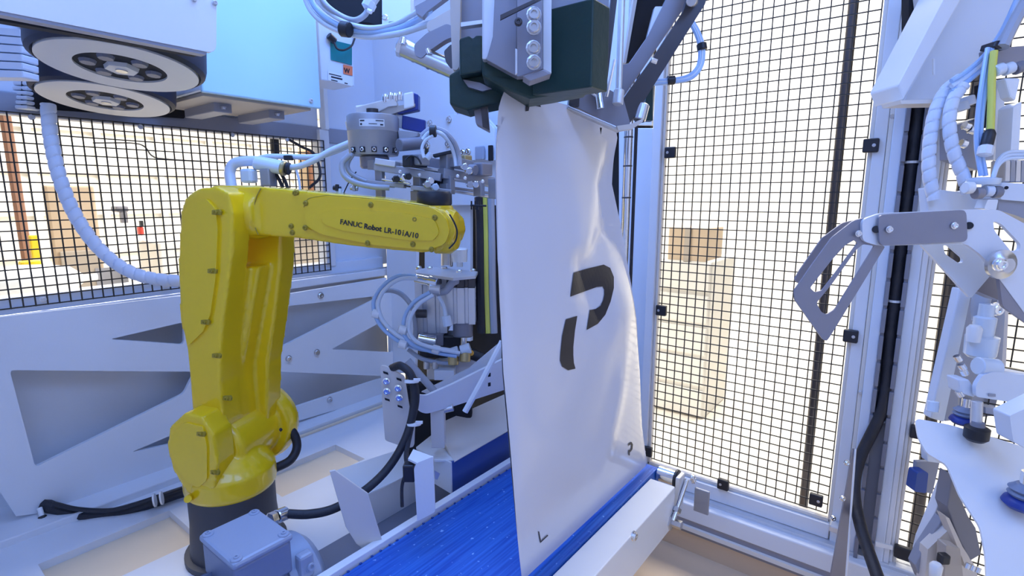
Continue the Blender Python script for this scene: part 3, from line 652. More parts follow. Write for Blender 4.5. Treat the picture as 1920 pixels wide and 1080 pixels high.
# ================================================================== PNEUMATIC LIFT UNIT (centre)
TL = 1.38
lu = thing('lift_unit', 'twin pneumatic cylinder unit with a bolted steel top plate beside the white column', 'pneumatic unit', at(840, 690, t=TL))
def lp(x, y, dt=0.0): return at(x, y, t=TL+dt)
slab('top_plate', lu, 'aluminium', [(778, 506), (810, 500), (896, 509), (892, 517), (850, 521), (780, 511)], 0.007, Z=lp(835, 508).z, bevel=0.001)
for x, y in ((785, 503), (806, 504), (833, 503), (861, 510), (887, 508)):
    bolt(lu, at(x, y, Z=lp(835, 508).z), UZ, 0.0075, 'chrome')
def profile_cyl(name, x, y0, y1, wpx, dt, m='aluminium'):
    a = lp(x, y0, dt); b = lp(x, y1, dt); hw = wpx*(TL+dt)/2000; s = 0.14*hw
    P = []
    for q in range(4):                       # grooved extruded body
        for o_, dpt in ((-1, 0), (-0.55, 0), (-0.5, s), (-0.3, s), (-0.25, 0), (0.25, 0), (0.3, s), (0.5, s), (0.55, 0)):
            v = Vector((o_*hw, -hw+dpt)); c_, s_ = math.cos(q*math.pi/2), math.sin(q*math.pi/2); P.append((v.x*c_-v.y*s_, v.x*s_+v.y*c_))
    base_ = Vector((a.x, a.y, b.z)); hd = CF; hr = CR
    return put(name, g_prism([base_ + hr*p[0] + hd*p[1] for p in P], UZ*(a.z-b.z)), m, lu)
profile_cyl('cylinder_body', 811, 514, 622, 58, 0.02)
profile_cyl('cylinder_body', 866, 519, 536, 52, 0.0, 'dark_steel')
profile_cyl('cylinder_body', 866, 536, 605, 52, 0.0)
profile_cyl('cylinder_foot', 808, 622, 642, 52, 0.02, 'mid_grey')
put('end_cap', g_cyl(lp(868, 606), lp(868, 632), 0.026, 20), 'mid_grey', lu, True)
put('piston_rod', g_cyl(lp(869, 628), lp(869, 664), 0.009, 14), 'chrome', lu, True)
put('knob', g_lathe(lp(862, 500), UZ, [(0, 0.008), (0.012, 0.008), (0.013, 0.019), (0.045, 0.021), (0.048, 0.018)], 24), 'satin_white', lu, True)
put('guide_rod', g_cyl(lp(838, 500, 0.05), lp(838, 455, 0.05), 0.016, 14), 'steel', lu, True)
put('flow_valve', merge(g_cyl(lp(780, 522, -0.05), lp(818, 530, -0.07), 0.012, 14), g_cyl(lp(806, 527, -0.06), lp(823, 531, -0.07), 0.015, 14)), 'chrome', lu, True)
put('elbow_fitting', g_tube(spline([lp(818, 548, -0.06), lp(835, 545, -0.06), lp(848, 530, -0.06), lp(856, 526, -0.05)]), 0.010, 10), 'tube_grey', lu, True)
put('clip', g_cyl(lp(805, 541, -0.07), lp(826, 543, -0.07), 0.013, 12), 'aluminium', lu, True)
put('drop_tube', g_tube(spline([lp(822, 556, -0.06), lp(832, 575, -0.06), lp(836, 598, -0.06)]), 0.0055, 8), 'tube_white', lu, True)
put('plug', g_cyl(lp(836, 592, -0.06), lp(840, 612, -0.06), 0.012, 12), 'tube_white', lu, True)
put('side_port', g_cyl(lp(780, 588, -0.04), lp(800, 588, -0.04), 0.011, 12), 'dark_steel', lu, True)
put('base_fitting', g_cyl(lp(785, 634, -0.06), lp(818, 640, -0.06), 0.013, 12), 'chrome', lu, True)
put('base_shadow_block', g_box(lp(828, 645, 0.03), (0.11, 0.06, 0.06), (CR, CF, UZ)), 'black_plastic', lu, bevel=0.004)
lb2 = thing('valve_manifold', 'pale machined valve base with brass elbow fittings below the twin cylinders', 'valve block', lp(850, 715))
slab('block', lb2, 'cream_white', [(800, 690), (850, 672), (893, 672), (893, 690), (840, 712), (800, 712)], 0.06, t=TL-0.02, bevel=0.003)
put('step_block', g_box(lp(835, 698, -0.04), (0.05, 0.05, 0.025), (CR, CF, UZ)), 'white_paint', lb2, bevel=0.002)
for x, y in ((850, 680), (872, 674)):
    put('brass_elbow', g_cyl(lp(x, y+4, -0.05), lp(x, y-14, -0.05), 0.014, 10), 'brass', lb2, True)
    put('tube_nut', g_cyl(lp(x-8, y-16, -0.05), lp(x+10, y-22, -0.05), 0.014, 12), 'tube_white', lb2, True)
put('sensor_body', g_cyl(lp(880, 662, -0.02), lp(905, 672, -0.02), 0.014, 12), 'black_plastic', lb2, True)
put('sensor_lens', g_cyl(lp(880, 662, -0.03), lp(884, 662, -0.045), 0.007, 10), 'amber', lb2, True)
for x in (800, 816): put('stud', g_cyl(lp(x, 692, -0.05), lp(x, 678, -0.05), 0.008, 10), 'steel', lb2, True)
# looped air hoses
LOOP = {'outer looped pale air hose hanging left of the twin cylinders': ([(780, 518, 1.30), (745, 518, 1.30), (714, 540, 1.30), (700, 570, 1.30), (712, 608, 1.30), (745, 638, 1.30), (790, 655, 1.31), (850, 662, 1.32)], 0.0052, 'tube_blue'),
        'second looped pale air hose just inside the outer loop': ([(782, 522, 1.29), (748, 524, 1.29), (720, 545, 1.29), (709, 572, 1.29), (720, 604, 1.29), (752, 632, 1.29), (795, 648, 1.30), (852, 658, 1.31)], 0.0052, 'tube_white'),
        'grey air hose looping behind the pale ones beside the white column': ([(700, 560, 1.36), (722, 545, 1.36), (750, 550, 1.36), (772, 575, 1.36), (779, 610, 1.36), (778, 640, 1.36)], 0.0065, 'tube_grey'),
        'short pale air hose curving from the clip down to the brass elbow': ([(806, 548, 1.29), (778, 565, 1.29), (760, 590, 1.29), (757, 622, 1.29), (772, 645, 1.29), (812, 660, 1.30), (856, 668, 1.31)], 0.0050, 'tube_blue'),
        'pale air hose of the inner loop next to the short one': ([(812, 553, 1.28), (786, 570, 1.28), (770, 594, 1.28), (768, 622, 1.28), (784, 642, 1.28), (820, 654, 1.29), (862, 662, 1.31)], 0.0050, 'tube_white'),
        'grey lower air hose under the loops above the bracket': ([(765, 655, 1.33), (790, 672, 1.33), (825, 680, 1.33), (850, 682, 1.33)], 0.0055, 'tube_grey')}
for lab_, (pts, r, m) in LOOP.items():
    o = rod('air_hose', None, m, pts, r, 10); tag(o, lab_, 'hose', 'looped air hoses by the twin cylinders')
for x, y, t in ((706, 588, 1.295), (756, 618, 1.285), (756, 645, 1.29), (818, 655, 1.30)):
    o = put('cable_tie', g_lathe(at(x-9, y-2, t=t), at(x+9, y+3, t=t)-at(x-9, y-2, t=t), [(0, 0.004), (0.003, 0.011), (0.020, 0.011), (0.023, 0.004)], 12), 'satin_white', None, True)
    tag(o, {706: 'white cable tie on the left curve of the looped hoses', 756: 'white cable tie on the inner hose loop', 818: 'white cable tie near the brass elbow fittings'}[x] if y != 645 else 'white cable tie where the hose loops cross', 'cable tie', 'cable ties on the air hoses')
o = rod('pipe', None, 'tube_grey', [(764, 676, 1.24), (790, 706, 1.24), (818, 738, 1.24)], 0.0085, 12); tag(o, 'short blue-grey pipe slanting down behind the slotted bracket plate', 'pipe')

# cable drop: yellow and grey cables with ties in the dark slot
for lab_, x0, x1, r, m in (('yellow cable running down the dark slot left of the bag', 909, 915, 0.0075, 'yellow_cable'), ('grey cable beside the yellow one left of the bag', 920, 926, 0.010, 'tube_grey'), ('black cable sleeve in the dark slot left of the bag', 898, 903, 0.012, 'black_rubber')):
    o = rod('cable', None, m, [(x0, 370, 1.40), (x0+2, 450, 1.40), (x0+3, 540, 1.40), (x1, 625, 1.40)], r, 8); tag(o, lab_, 'cable', 'cables in the slot beside the bag')
hk = thing('cable_comb', 'small black toothed cable comb beside the yellow cable', 'cable comb', at(900, 385, t=1.38))
rod('bar', hk, 'black_plastic', [(882, 385, 1.37), (912, 386, 1.37)], 0.0025)
for x in (884, 891, 899): rod('tooth', hk, 'black_plastic', [(x, 377, 1.37), (x, 393, 1.37)], 0.0022)

# ================================================================== BRACKET PLATE, TRAY, STRUT
bp = thing('slotted_plate', 'cream slotted plate with four bolts held beside the thick black cable', 'bracket plate', at(745, 840, t=1.12))
slab('plate', bp, 'guide_beige', rnd([(713, 686), (722, 686), (758, 706), (768, 770), (778, 790), (776, 838), (764, 840), (722, 826), (717, 760)], 5), 0.006, t=1.12, bevel=0.001)
for x, y in ((724, 715), (746, 728), (725, 734), (748, 746)): bolt(bp, at(x, y, t=1.118), -CF, 0.0062, 'chrome')
for x, y in ((723, 699), (748, 711), (726, 749), (750, 762)):
    slab('slot', bp, 'void', [(x-5, y-3), (x+4, y), (x+5, y+4), (x-4, y+1)], 0.001, t=1.1185)
tr_ = thing('channel_tray', 'white bent channel bracket running from the slotted plate to the hanging bag', 'bracket', at(860, 770, t=1.22))
slab('front_wall', tr_, 'white_paint', rnd([(784, 740), (800, 742), (850, 720), (955, 668), (955, 728), (850, 762), (800, 776), (786, 772)], 6), 0.008, N=(at(860, 740, t=1.2), (BY*0.94+AX*0.2)), bevel=0.001)
slab('rear_wall', tr_, 'white_paint', [(790, 735), (880, 690), (940, 640), (940, 672), (850, 718), (800, 738)], 0.006, t=1.32)
rod('strut', tr_, 'satin_white', [(872, 772, 1.16), (905, 712, 1.16), (942, 640, 1.16)], 0.007, 8)
for x, y in ((918, 704), (918, 722)): slab('slot', tr_, 'void', [(x-3, y-4), (x+2, y-5), (x+2, y+2), (x-3, y+3)], 0.001, t=1.19)
lg = put('leg', g_box(at(822, 800, t=1.2), (0.03, 0.03, 0.09), (CR, CF, UZ)), 'cream_white', tr_, bevel=0.002)
put('hinge_knuckle', g_cyl(at(826, 770, t=1.19), at(850, 764, t=1.19), 0.008, 10), 'steel', tr_, True)
dkb = thing('gap_shade', 'black block standing in for the shade in the gap under the valve base', 'housing', at(800, 860, t=1.3))
box('void_block', dkb, 'void', at(824, 800, t=1.38), (0.17, 0.04, 0.24), (CR, CF, UZ), 0.01)  # near-black block added to give the shade in this gap

# ================================================================== CONVEYOR
ZB = 0.80
cv_ = thing('belt_conveyor', 'belt conveyor with a scuffed blue belt and white side rails below the bag', 'conveyor', (0.5, 0.6, 0))
X0, X1 = -0.15, 1.165
put('belt', g_lathe((0, 0, 0), (0, 1, 0), [(0, 0.001), (0.001, 0.001)], 6), 'blue_belt', cv_).name = 'tmp_belt'
bpy.data.objects.remove(bpy.data.objects['tmp_belt'])
prof = []
for i in range(9): a = math.pi/2 - math.pi*i/8; prof.append((X1 + 0.022*math.cos(a), ZB-0.022+0.022*math.sin(a)))
for i in range(9): a = -math.pi/2 - math.pi*i/8; prof.append((X0 + 0.022*math.cos(a), ZB-0.022+0.022*math.sin(a)))
put('belt', g_prism([Vector((x, 0.462, z)) for x, z in prof], BY*0.282), 'blue_belt', cv_)
put('side_rail', g_prism([Vector((X0-0.03, 0.756, z)) for z in (0,)] + [], UZ) if False else g_box(((X0+1.15)/2, 0.7565, ZB-0.025), (1.15-X0, 0.017, 0.075)), 'satin_white', cv_, bevel=0.0015)
rr = put('side_rail', g_box(((X0+1.12)/2, 0.430, ZB-0.055), (1.12-X0, 0.060, 0.100)), 'satin_white', cv_, bevel=0.002)
# ragged belt edge ticks along the far rail
for i in range(34):
    x = 0.40 + i*0.022 + random.uniform(-0.004, 0.004)
    put('belt_cleat', g_box((x, 0.7435, ZB+0.0015), (0.004, 0.003, 0.0022)), 'deep_blue', cv_)
ro = put('end_roller', g_cyl((1.168, 0.461, ZB-0.012), (1.168, 0.412, ZB-0.012), 0.018, 24), 'chrome', cv_, True)
put('roller_disc', g_cyl((1.168, 0.418, ZB-0.012), (1.168, 0.411, ZB-0.012), 0.022, 24), 'black_plastic', cv_, True)
tn = put('tension_bracket', g_box((1.155, 0.402, ZB-0.035), (0.035, 0.010, 0.085)), 'aluminium', cv_, bevel=0.002)
put('tension_screw', g_cyl((1.175, 0.392, ZB-0.01), (1.095, 0.392, ZB-0.075), 0.005, 10), 'chrome', cv_, True)
put('tension_nut', g_lathe((1.12, 0.392, ZB-0.056), Vector((-0.08, 0, -0.065)), [(0, 0.010), (0.010, 0.010)], 6), 'steel', cv_)
put('lock_knob', g_lathe((1.105, 0.405, ZB-0.085), (0, -1, 0), [(0, 0.020), (0.008, 0.020), (0.010, 0.010), (0.030, 0.010)], 6), 'steel', cv_)
put('bracket_plate', g_box((1.19, 0.36, ZB-0.06), (0.006, 0.035, 0.06)), 'cast_aluminium', cv_, bevel=0.002)
for x, z in ((1.19, ZB-0.008), (1.20, ZB-0.02)):
    bolt(cv_, (x, 0.385, z), (0, -1, 0), 0.007, 'chrome')
bolt(cv_, at(1188, 1005, Y=0.399), (0, -1, 0), 0.008, 'chrome')
put('tab', g_box((1.095, 0.41, ZB-0.02), (0.014, 0.01, 0.02)), 'mid_grey', cv_, bevel=0.001)
for x in (0.0, 0.95):
    for y in (0.47, 0.74): put('stand_leg', g_box((x, y, 0.36), (0.04, 0.03, 0.72)), 'mid_grey', cv_, bevel=0.002)

put('dark_pan', g_box((0.62, 0.872, 0.690), (0.75, 0.20, 0.012)), 'mid_grey', cv_, bevel=0.002)  # dark pan added to darken the region between beam and rail
# side guide: beige inclined plate over a channel with its blue reflection painted on
sg = thing('side_guide', 'beige inclined guide plate on a channel painted with a blue reflection along the far side of the belt', 'guide rail', at(880, 925, Y=0.78))
slab('channel', sg, 'deep_blue', [(845, 868), (960, 806), (960, 872), (846, 926)], 0.004, Y=0.785)
a_, b_ = at(852, 866, Y=0.783), at(975, 795, Y=0.783)
c_ = at(816, 797, Y=0.90); d_ = at(948, 738, Y=0.90)
put('guide_plate', g_prism([a_, b_, d_, c_], Vector((0.0, 0.003, -0.004))), 'guide_beige', sg, bevel=0.001)
slab('end_face', sg, 'white_paint', [(812, 852), (845, 868), (846, 926), (813, 906)], 0.004, X=at(845, 880, Y=0.785).x, fwd=(1, 0, 0))
slab('cap_plate', sg, 'satin_white', [(780, 838), (818, 808), (850, 862), (815, 862)], 0.006, Z=at(845, 866, Y=0.785).z, bevel=0.001)
slab('latch', sg, 'aluminium', [(815, 882), (825, 888), (820, 900), (815, 898)], 0.01, Y=0.783)
eb = thing('sensor_bracket', 'grey-white bent bracket plate standing left of the guide channel', 'bracket', at(797, 975, t=0.98))
slab('front_plate', eb, 'white_paint', rnd([(776, 878), (782, 868), (812, 856), (816, 960), (782, 978)], 4), 0.005, t=0.98, bevel=0.001)
slab('top_flange', eb, 'white_paint', [(775, 842), (812, 856), (782, 868), (765, 860)], 0.004, Z=at(790, 858, t=1.0).z)
put('sensor_clamp', g_box(at(768, 884, t=1.0), (0.022, 0.022, 0.034), (CR, CF, UZ)), 'black_plastic', eb, bevel=0.003)
put('sensor_barrel', g_cyl(at(772, 862, t=1.02), at(792, 862, t=1.02), 0.010, 12), 'steel', eb, True)
rod('lead', eb, 'black_rubber', [(764, 880, 1.0), (754, 910, 1.0), (754, 950, 1.0)], 0.0032)
bm_ = thing('support_beam', 'white folded support beam with an angled end plate beside the conveyor motor', 'beam', at(680, 1030, t=1.0))
slab('top_sheet', bm_, 'satin_white', [(630, 882), (762, 838), (800, 872), (690, 928)], 0.004, Z=0.78)
slab('front_web', bm_, 'white_paint', [(690, 926), (802, 872), (804, 930), (712, 1000)], 0.004, Y=at(690, 928, Z=0.78).y)
slab('end_plate', bm_, 'guide_beige', [(618, 884), (628, 882), (690, 926), (718, 1018), (692, 1038), (668, 1020), (648, 988), (634, 940)], 0.005, N=(at(650, 940, t=0.97), (CF*0.9-CR*0.35).normalized()), bevel=0.001)

# gear motor
gm = thing('gear_motor', 'blue-grey electric motor with a square terminal box at the near end of the conveyor', 'motor', at(480, 1080, Z=0.78))
ZM = 0.905
bx0 = at(368, 1000, Z=ZM); bx1 = at(497, 949, Z=ZM); bx2 = at(537, 1005, Z=ZM)
xa, xb = bx0.x, (bx1.x+bx2.x)/2; yb = (bx0.y+bx1.y)/2; ya = at(465, 1045, Z=ZM).y
print('motor box', xa, xb, ya, yb)
lid = put('terminal_lid', g_box(((xa+xb)/2, (ya+yb)/2, ZM-0.006), (xb-xa, yb-ya, 0.012)), 'motor_blue', gm, bevel=0.005)
put('terminal_box', g_box(((xa+xb)/2, (ya+yb)/2, ZM-0.040), (xb-xa-0.006, yb-ya-0.006, 0.058)), 'motor_dark', gm, bevel=0.005)
for sx in (0, 1):
    for sy in (0, 1):
        q = Vector((xa+0.011 if sx == 0 else xb-0.011, ya+0.011 if sy == 0 else yb-0.011, ZM+0.001))
        put('screw_boss', g_cyl(q-UZ*0.006, q+UZ*0.001, 0.009, 16), 'motor_blue', gm, True)
        bolt(gm, q, UZ, 0.0042, 'motor_blue', 'lid_screw')
mc = Vector(((xa+xb)/2, (ya+yb)/2+0.005, ZM-0.125))
put('motor_body', g_lathe((xa-0.05, mc.y, mc.z), AX, [(0, 0.062), (0.006, 0.066), (xb-xa+0.045, 0.066)], 32), 'motor_dark', gm, True)
put('end_bell', g_lathe((xb-0.006, mc.y, mc.z), AX, [(0, 0.072), (0.010, 0.076), (0.050, 0.074), (0.064, 0.060), (0.068, 0.02), (0.068, 0.001)], 36), 'motor_blue', gm, True)
for k in range(13):
    a = math.radians(-30 + k*20); q = Vector((xa-0.02+ (xb-xa)/2, mc.y + math.cos(a)*0.068, mc.z + math.sin(a)*0.068))
    put('cooling_fin', g_box(q, (xb-xa+0.05, 0.012, 0.003), (AX, Vector((0, math.cos(a), math.sin(a))), Vector((0, -math.sin(a), math.cos(a))))), 'motor_dark', gm)
for k in range(6):
    q = Vector((xa-0.01, ya-0.002+0.014*k*0.6, ZM-0.052-0.004*k))
tbx = Vector((xb+0.010, ya+0.005, ZM-0.066))
put('bolt_lug', g_box(tbx+Vector((0.008, 0, -0.004)), (0.026, 0.020, 0.045)), 'motor_blue', gm, bevel=0.005)
bolt(gm, tbx+Vector((0.012, -0.010, -0.006)), (0.1, -1, 0.3), 0.007, 'motor_blue', 'lug_screw')
g0 = at(505, 975, t=0.95); g1 = at(536, 962, t=0.985)
put('cable_gland', merge(g_lathe(g0, g1-g0, [(0, 0.012), (0.012, 0.012)], 6), g_cyl(g0.lerp(g1, 0.4), g1, 0.0125, 14)), 'chrome', gm, True)
pc = thing('power_cable', 'thick black cable arching from the motor terminal box to the slotted plate', 'cable', at(600, 966, t=1.0))
rod('sheath', pc, 'black_rubber', [(532, 963, 0.98), (580, 964, 0.985), (630, 952, 1.0), (690, 915, 1.03), (735, 868, 1.06), (765, 810, 1.08), (777, 750, 1.09), (772, 706, 1.09), (752, 686, 1.10), (735, 690, 1.13)], 0.0085, 10)
rod('second_lead', pc, 'black_rubber', [(766, 880, 1.02), (762, 850, 1.06), (772, 800, 1.085), (782, 750, 1.09), (778, 712, 1.095), (764, 692, 1.10)], 0.005, 8)
for x, y in ((772, 712), (776, 792)):
    p = at(x, y, t=1.085); d = at(x, y+10, t=1.085)-p
    put('cable_tie', g_lathe(p, d, [(0, 0.005), (0.001, 0.015), (0.005, 0.015), (0.006, 0.005)], 14), 'satin_white', pc, True)
    put('tie_tail', g_box(at(x+10, y, t=1.07), (0.014, 0.004, 0.005), (CR, CF, UZ)), 'satin_white', pc)
# robot-foot black hose loop at right of shoulder
fo = rod('black_hose', None, 'black_rubber', [(515, 802, 1.36), (545, 806, 1.38), (557, 835, 1.38), (545, 862, 1.36), (515, 878, 1.34), (490, 888, 1.34)], 0.011, 10); tag(fo, 'black hose loop at the right of the robot shoulder', 'hose')

# ================================================================== HANGING BAG
bgp = {'L': [(160, 950), (178, 942), (205, 934), (260, 931), (330, 930), (500, 934), (700, 942), (900, 960), (1010, 970), (1082, 978)],
       'R': [(178, 1140), (205, 1148), (260, 1158), (290, 1153), (345, 1150), (420, 1166), (500, 1180), (600, 1194), (700, 1200), (800, 1203), (862, 1212), (1082, 1212)]}
def interp(tab, y):
    if y <= tab[0][0]: return tab[0][1]
    for (a, b), (c, d) in zip(tab, tab[1:]):
        if y <= c: return b + (d-b)*(y-a)/(c-a)
    return tab[-1][1]
# outline in the bag's own plane (along the belt), measured at its edges
YB = 0.485
Lw = [at(x, y, Y=YB) for y, x in bgp['L']]; Rw = [at(x, y, Y=YB) for y, x in bgp['R'] if y <= 862]
zb0 = ZB+0.006
def edge(tab, z):
    tab = sorted(tab, key=lambda p: p.z)
    if z <= tab[0].z: return tab[0].x
    for a, b in zip(tab, tab[1:]):
        if z <= b.z: return a.x + (b.x-a.x)*(z-a.z)/(b.z-a.z)
    return tab[-1].x
ztopL = at(940, 166, Y=YB).z; ztopR = at(1150, 218, Y=YB).z
print('bag top', ztopL, ztopR, [tuple(round(c, 2) for c in p) for p in Lw], [tuple(round(c, 2) for c in p) for p in Rw])
def sstep(a, b, x): t = max(0, min(1, (x-a)/(b-a))); return t*t*(3-2*t)
def bag_pt(s, h, side=-1):
    """s across 0..1, h from bottom 0 to top 1"""
    zt = ztopL + (ztopR-ztopL)*s
    z = zb0 + (zt-zb0)*h
    x = edge(Lw, z) + (edge(Rw, z)-edge(Lw, z))*s
    puff = math.sin(math.pi*s)**0.6*(0.022*math.sin(math.pi*min(1, h*1.05))**0.7)
    # folds: diagonal crease on the upper right, dent in the middle, soft ridges below
    d1 = (s-0.40) - (h-0.62)*1.5
    crease = 0.006*sstep(0.0, 0.20, d1)*sstep(0.50, 0.66, h)*(1-sstep(0.86, 0.98, h))*sstep(0.3, 0.5, s)
    crease2 = -0.010*math.exp(-((s-0.80-(h-0.55)*0.3)/0.16)**2)*math.exp(-((h-0.54)/0.09)**2)
    ridge = 0.003*math.sin(8*s+5*h)*math.sin(math.pi*h) + 0.006*math.exp(-((s-0.62-(h-0.2)*0.7)/0.07)**2)*math.exp(-((h-0.28)/0.16)**2)
    d3 = (h-0.665) - (s-0.5)*0.20; crease3 = 0.013*math.exp(-abs(d3)/0.05)*sstep(0.40, 0.75, s)
    d4 = (s-0.5) + (h-0.665)*0.55; crease4 = 0.012*math.exp(-abs(d4)/0.10)*sstep(0.45, 0.60, h)*(1-sstep(0.66, 0.72, h))
    gus = 0.012*math.exp(-((s-0.93)/0.08)**2)*math.exp(-((h-0.80)/0.10)**2)
    b = -puff + crease + crease2 + crease3 + crease4 - ridge + gus if side < 0 else puff*1.1 + 0.5*crease
    return Vector((x, YB + b, z))
bag = thing('hanging_bag', 'glossy white plastic bag with a black emblem hanging open over the blue belt', 'bag', bag_pt(0.5, 0))
NS, NH = 44, 64
V = []; Fc = []
for side in (-1, 1):
    for j in range(NH+1):
        for i in range(NS+1): V.append(bag_pt(i/NS, j/NH, side))
W_ = NS+1; off = W_*(NH+1)
for k in (0, off):
    for j in range(NH):
        for i in range(NS): q = k+j*W_+i; Fc.append((q, q+1, q+W_+1, q+W_))
body = put('bag_body', (V, Fc), 'bag_film', bag, True)
bmx = bmesh.new(); bmx.from_mesh(body.data); bmesh.ops.remove_doubles(bmx, verts=bmx.verts, dist=0.0008); bmx.to_mesh(body.data); bmx.free()
for p in body.data.polygons: p.use_smooth = True
# find (s, h) of a pixel on the front film by iterating on the true surface
def bag_sh(px, py):
    s, h = 0.5, 0.5
    def pr(s, h):
        p = bag_pt(s, h)-CAMP; fh = p.dot(CF); r = p.dot(CR); f = fh*math.cos(PITCH)-p.z*math.sin(PITCH); u = p.z*math.cos(PITCH)+fh*math.sin(PITCH)
        return 960+F*r/f, 540-F*u/f
    for _ in range(25):
        x, y = pr(s, h); xs, ys = pr(s+0.004, h); xh, yh = pr(s, h+0.004)
        a, b, c, d = (xs-x)/0.004, (xh-x)/0.004, (ys-y)/0.004, (yh-y)/0.004; det = a*d-b*c
        ex, ey = px-x, py-y; ds = (d*ex-b*ey)/det; dh = (-c*ex+a*ey)/det
        s = max(0.0, min(1, s+max(-0.2, min(0.2, ds)))); h = max(0, min(1, h+max(-0.2, min(0.2, dh))))
    return s, h
def ribbon(name, A, B, m='ink', across=4, per=5, lift=0.0012):
    """printed stroke between two pixel polylines, laid on the film"""
    def dense(P):
        out = []
        for (a, b), (c, d) in zip(P, P[1:]):
            for k in range(per): out.append((a+(c-a)*k/per, b+(d-b)*k/per))
        return out + [P[-1]]
    A, B = dense(A), dense(B); V = []; Fc = []
    for (ax, ay), (bx, by) in zip(A, B):
        for k in range(across+1):
            f = k/across; s, h = bag_sh(ax+(bx-ax)*f, ay+(by-ay)*f); p = bag_pt(s, h); V.append(p - Vector((0, lift, 0)))
    c = across+1
    for i in range(len(A)-1):
        for k in range(across): q = i*c+k; Fc.append((q, q+1, q+c+1, q+c))
    return put(name, (V, Fc), m, bag)
ribbon('printed_emblem', [(1074.5, 511), (1100, 503.5), (1131, 496), (1143, 502), (1150, 519), (1150, 540), (1144, 565), (1134, 590), (1120, 607), (1099, 618.5)],
                         [(1068.5, 556), (1092, 547.5), (1118, 538), (1129, 537), (1132, 543), (1132, 552), (1130, 562), (1125, 573), (1116, 579), (1105, 581)])
ribbon('printed_emblem', [(1060, 598.5), (1053, 630), (1050, 660), (1049, 676), (1053, 687), (1064, 694)], [(1081.5, 592), (1077, 620), (1074, 650), (1074, 665), (1075, 680), (1078, 691)])
ribbon('small_emblem', [(1177, 832), (1183, 828), (1186, 833), (1185, 842), (1181, 848)], [(1177, 836), (1182, 833), (1183, 835), (1182, 841), (1180, 845)], per=2, across=2)
ribbon('small_emblem', [(1177, 844), (1177.5, 853)], [(1180, 843), (1180, 854)], per=3, across=2)
ribbon('corner_mark', [(1008, 996), (1012, 1018)], [(1010, 996), (1014, 1016)], per=4, across=1)
ribbon('corner_mark', [(1012, 1018), (1027, 1004)], [(1012, 1015), (1026, 1002)], per=4, across=1)
ribbon('top_emblem', [(986, 190), (1003, 187), (1012, 193)], [(985, 195), (1003, 191), (1010, 195)], per=3, across=2)
ribbon('top_emblem', [(985, 199), (984, 209)], [(992, 197), (990, 208)], per=3, across=2)
ribbon('top_emblem', [(1000, 194), (1012, 197)], [(1000, 198), (1013, 201)], per=3, across=2)

# ================================================================== BAG CLAMP (top centre)
ck = thing('bag_clamp', 'dark green and steel clamp head gripping the mouth of the white bag', 'clamp', at(980, 185, t=0.738))
T1 = 0.80
slab('left_jaw', ck, 'green_block', [(842, 140), (862, 128), (905, 140), (957, 168), (938, 192), (900, 200), (876, 207), (843, 196)], 0.07, t=0.763, bevel=0.003)
slab('jaw_insert', ck, 'brushed_grey', [(868, 149), (900, 155), (922, 166), (905, 171), (878, 163)], 0.01, t=0.758)
slab('rough_block', ck, 'green_block', [(861, 72), (880, 66), (886, 72), (892, 66), (905, 66), (907, 134), (862, 142)], 0.06, t=0.730, bevel=0.003)
slab('v_plate', ck, 'green_block', [(904, 108), (969, 140), (994, 150), (1033, 138), (1109, 150), (1109, 165), (1040, 178), (994, 185), (955, 170), (904, 143)], 0.07, t=0.705, bevel=0.003)
nc = at(1109, 163, t=0.656)
put('main_block', g_box(nc + Vector((0.021, 0.045, 0.051)), (0.042, 0.09, 0.102)), 'green_block', ck, bevel=0.002)
slab('left_flange', ck, 'aluminium', [(904, -230), (939, -230), (932, 66), (921, 104), (912, 112), (904, 111)], 0.03, t=0.656, bevel=0.002)
slab('gusset', ck, 'brushed_grey', [(938, -230), (971, -230), (969, 90), (969, 143), (912, 112), (924, 68)], 0.02, t=0.648, bevel=0.001)
slab('bolt_plate', ck, 'brushed_grey', [(969, -230), (1016, -230), (1018, 130), (980, 143), (969, 143)], 0.02, t=0.635, bevel=0.002)
slab('weld_bead', ck, 'aluminium', [(966, 90), (970, 92), (970, 138), (966, 140)], 0.004, t=0.633, bevel=0.001)
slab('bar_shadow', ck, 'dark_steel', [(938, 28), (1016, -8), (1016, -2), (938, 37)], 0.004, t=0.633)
slab('right_flange', ck, 'satin_white', [(1017, -230), (1035, -230), (1034, 138), (1018, 130)], 0.01, t=0.644, bevel=0.001)
slab('bottom_lip', ck, 'brushed_grey', [(980, 143), (1019, 130), (1034, 138), (994, 152)], 0.03, t=0.640, bevel=0.001)
slab('head_plate', ck, 'grey_paint', rnd([(1034, -160), (1142, -160), (1142, 18), (1122, 20), (1104, 8), (1034, 27)], 4), 0.05, t=0.664, bevel=0.002)
for x, y in ((1001, 27), (1001, 51), (1000, 90), (1001, 117)): bolt(ck, at(x, y, t=0.634), -CF, 0.0072, 'steel')
bolt(ck, at(972, 41, t=0.634), -CF, 0.004, 'dark_steel')
slab('hanger_bar', ck, 'guide_beige', rnd([(836, -230), (868, -230), (861, 126), (856, 132), (848, 130)], 4), 0.02, t=0.738, bevel=0.003)
slab('back_plate', ck, 'brushed_grey', [(864, -230), (905, -230), (905, 70), (864, 74)], 0.02, t=0.763)
slab('back_bar', ck, 'steel', [(864, 42), (905, 37), (905, 44), (864, 50)], 0.015, t=0.750)
slab('post', ck, 'brushed_grey', [(888, 202), (914, 198), (918, 246), (892, 232)], 0.03, t=0.787, bevel=0.002)
slab('post_shadow_side', ck, 'dark_steel', [(901, 200), (914, 198), (918, 244), (905, 238)], 0.01, t=0.779)

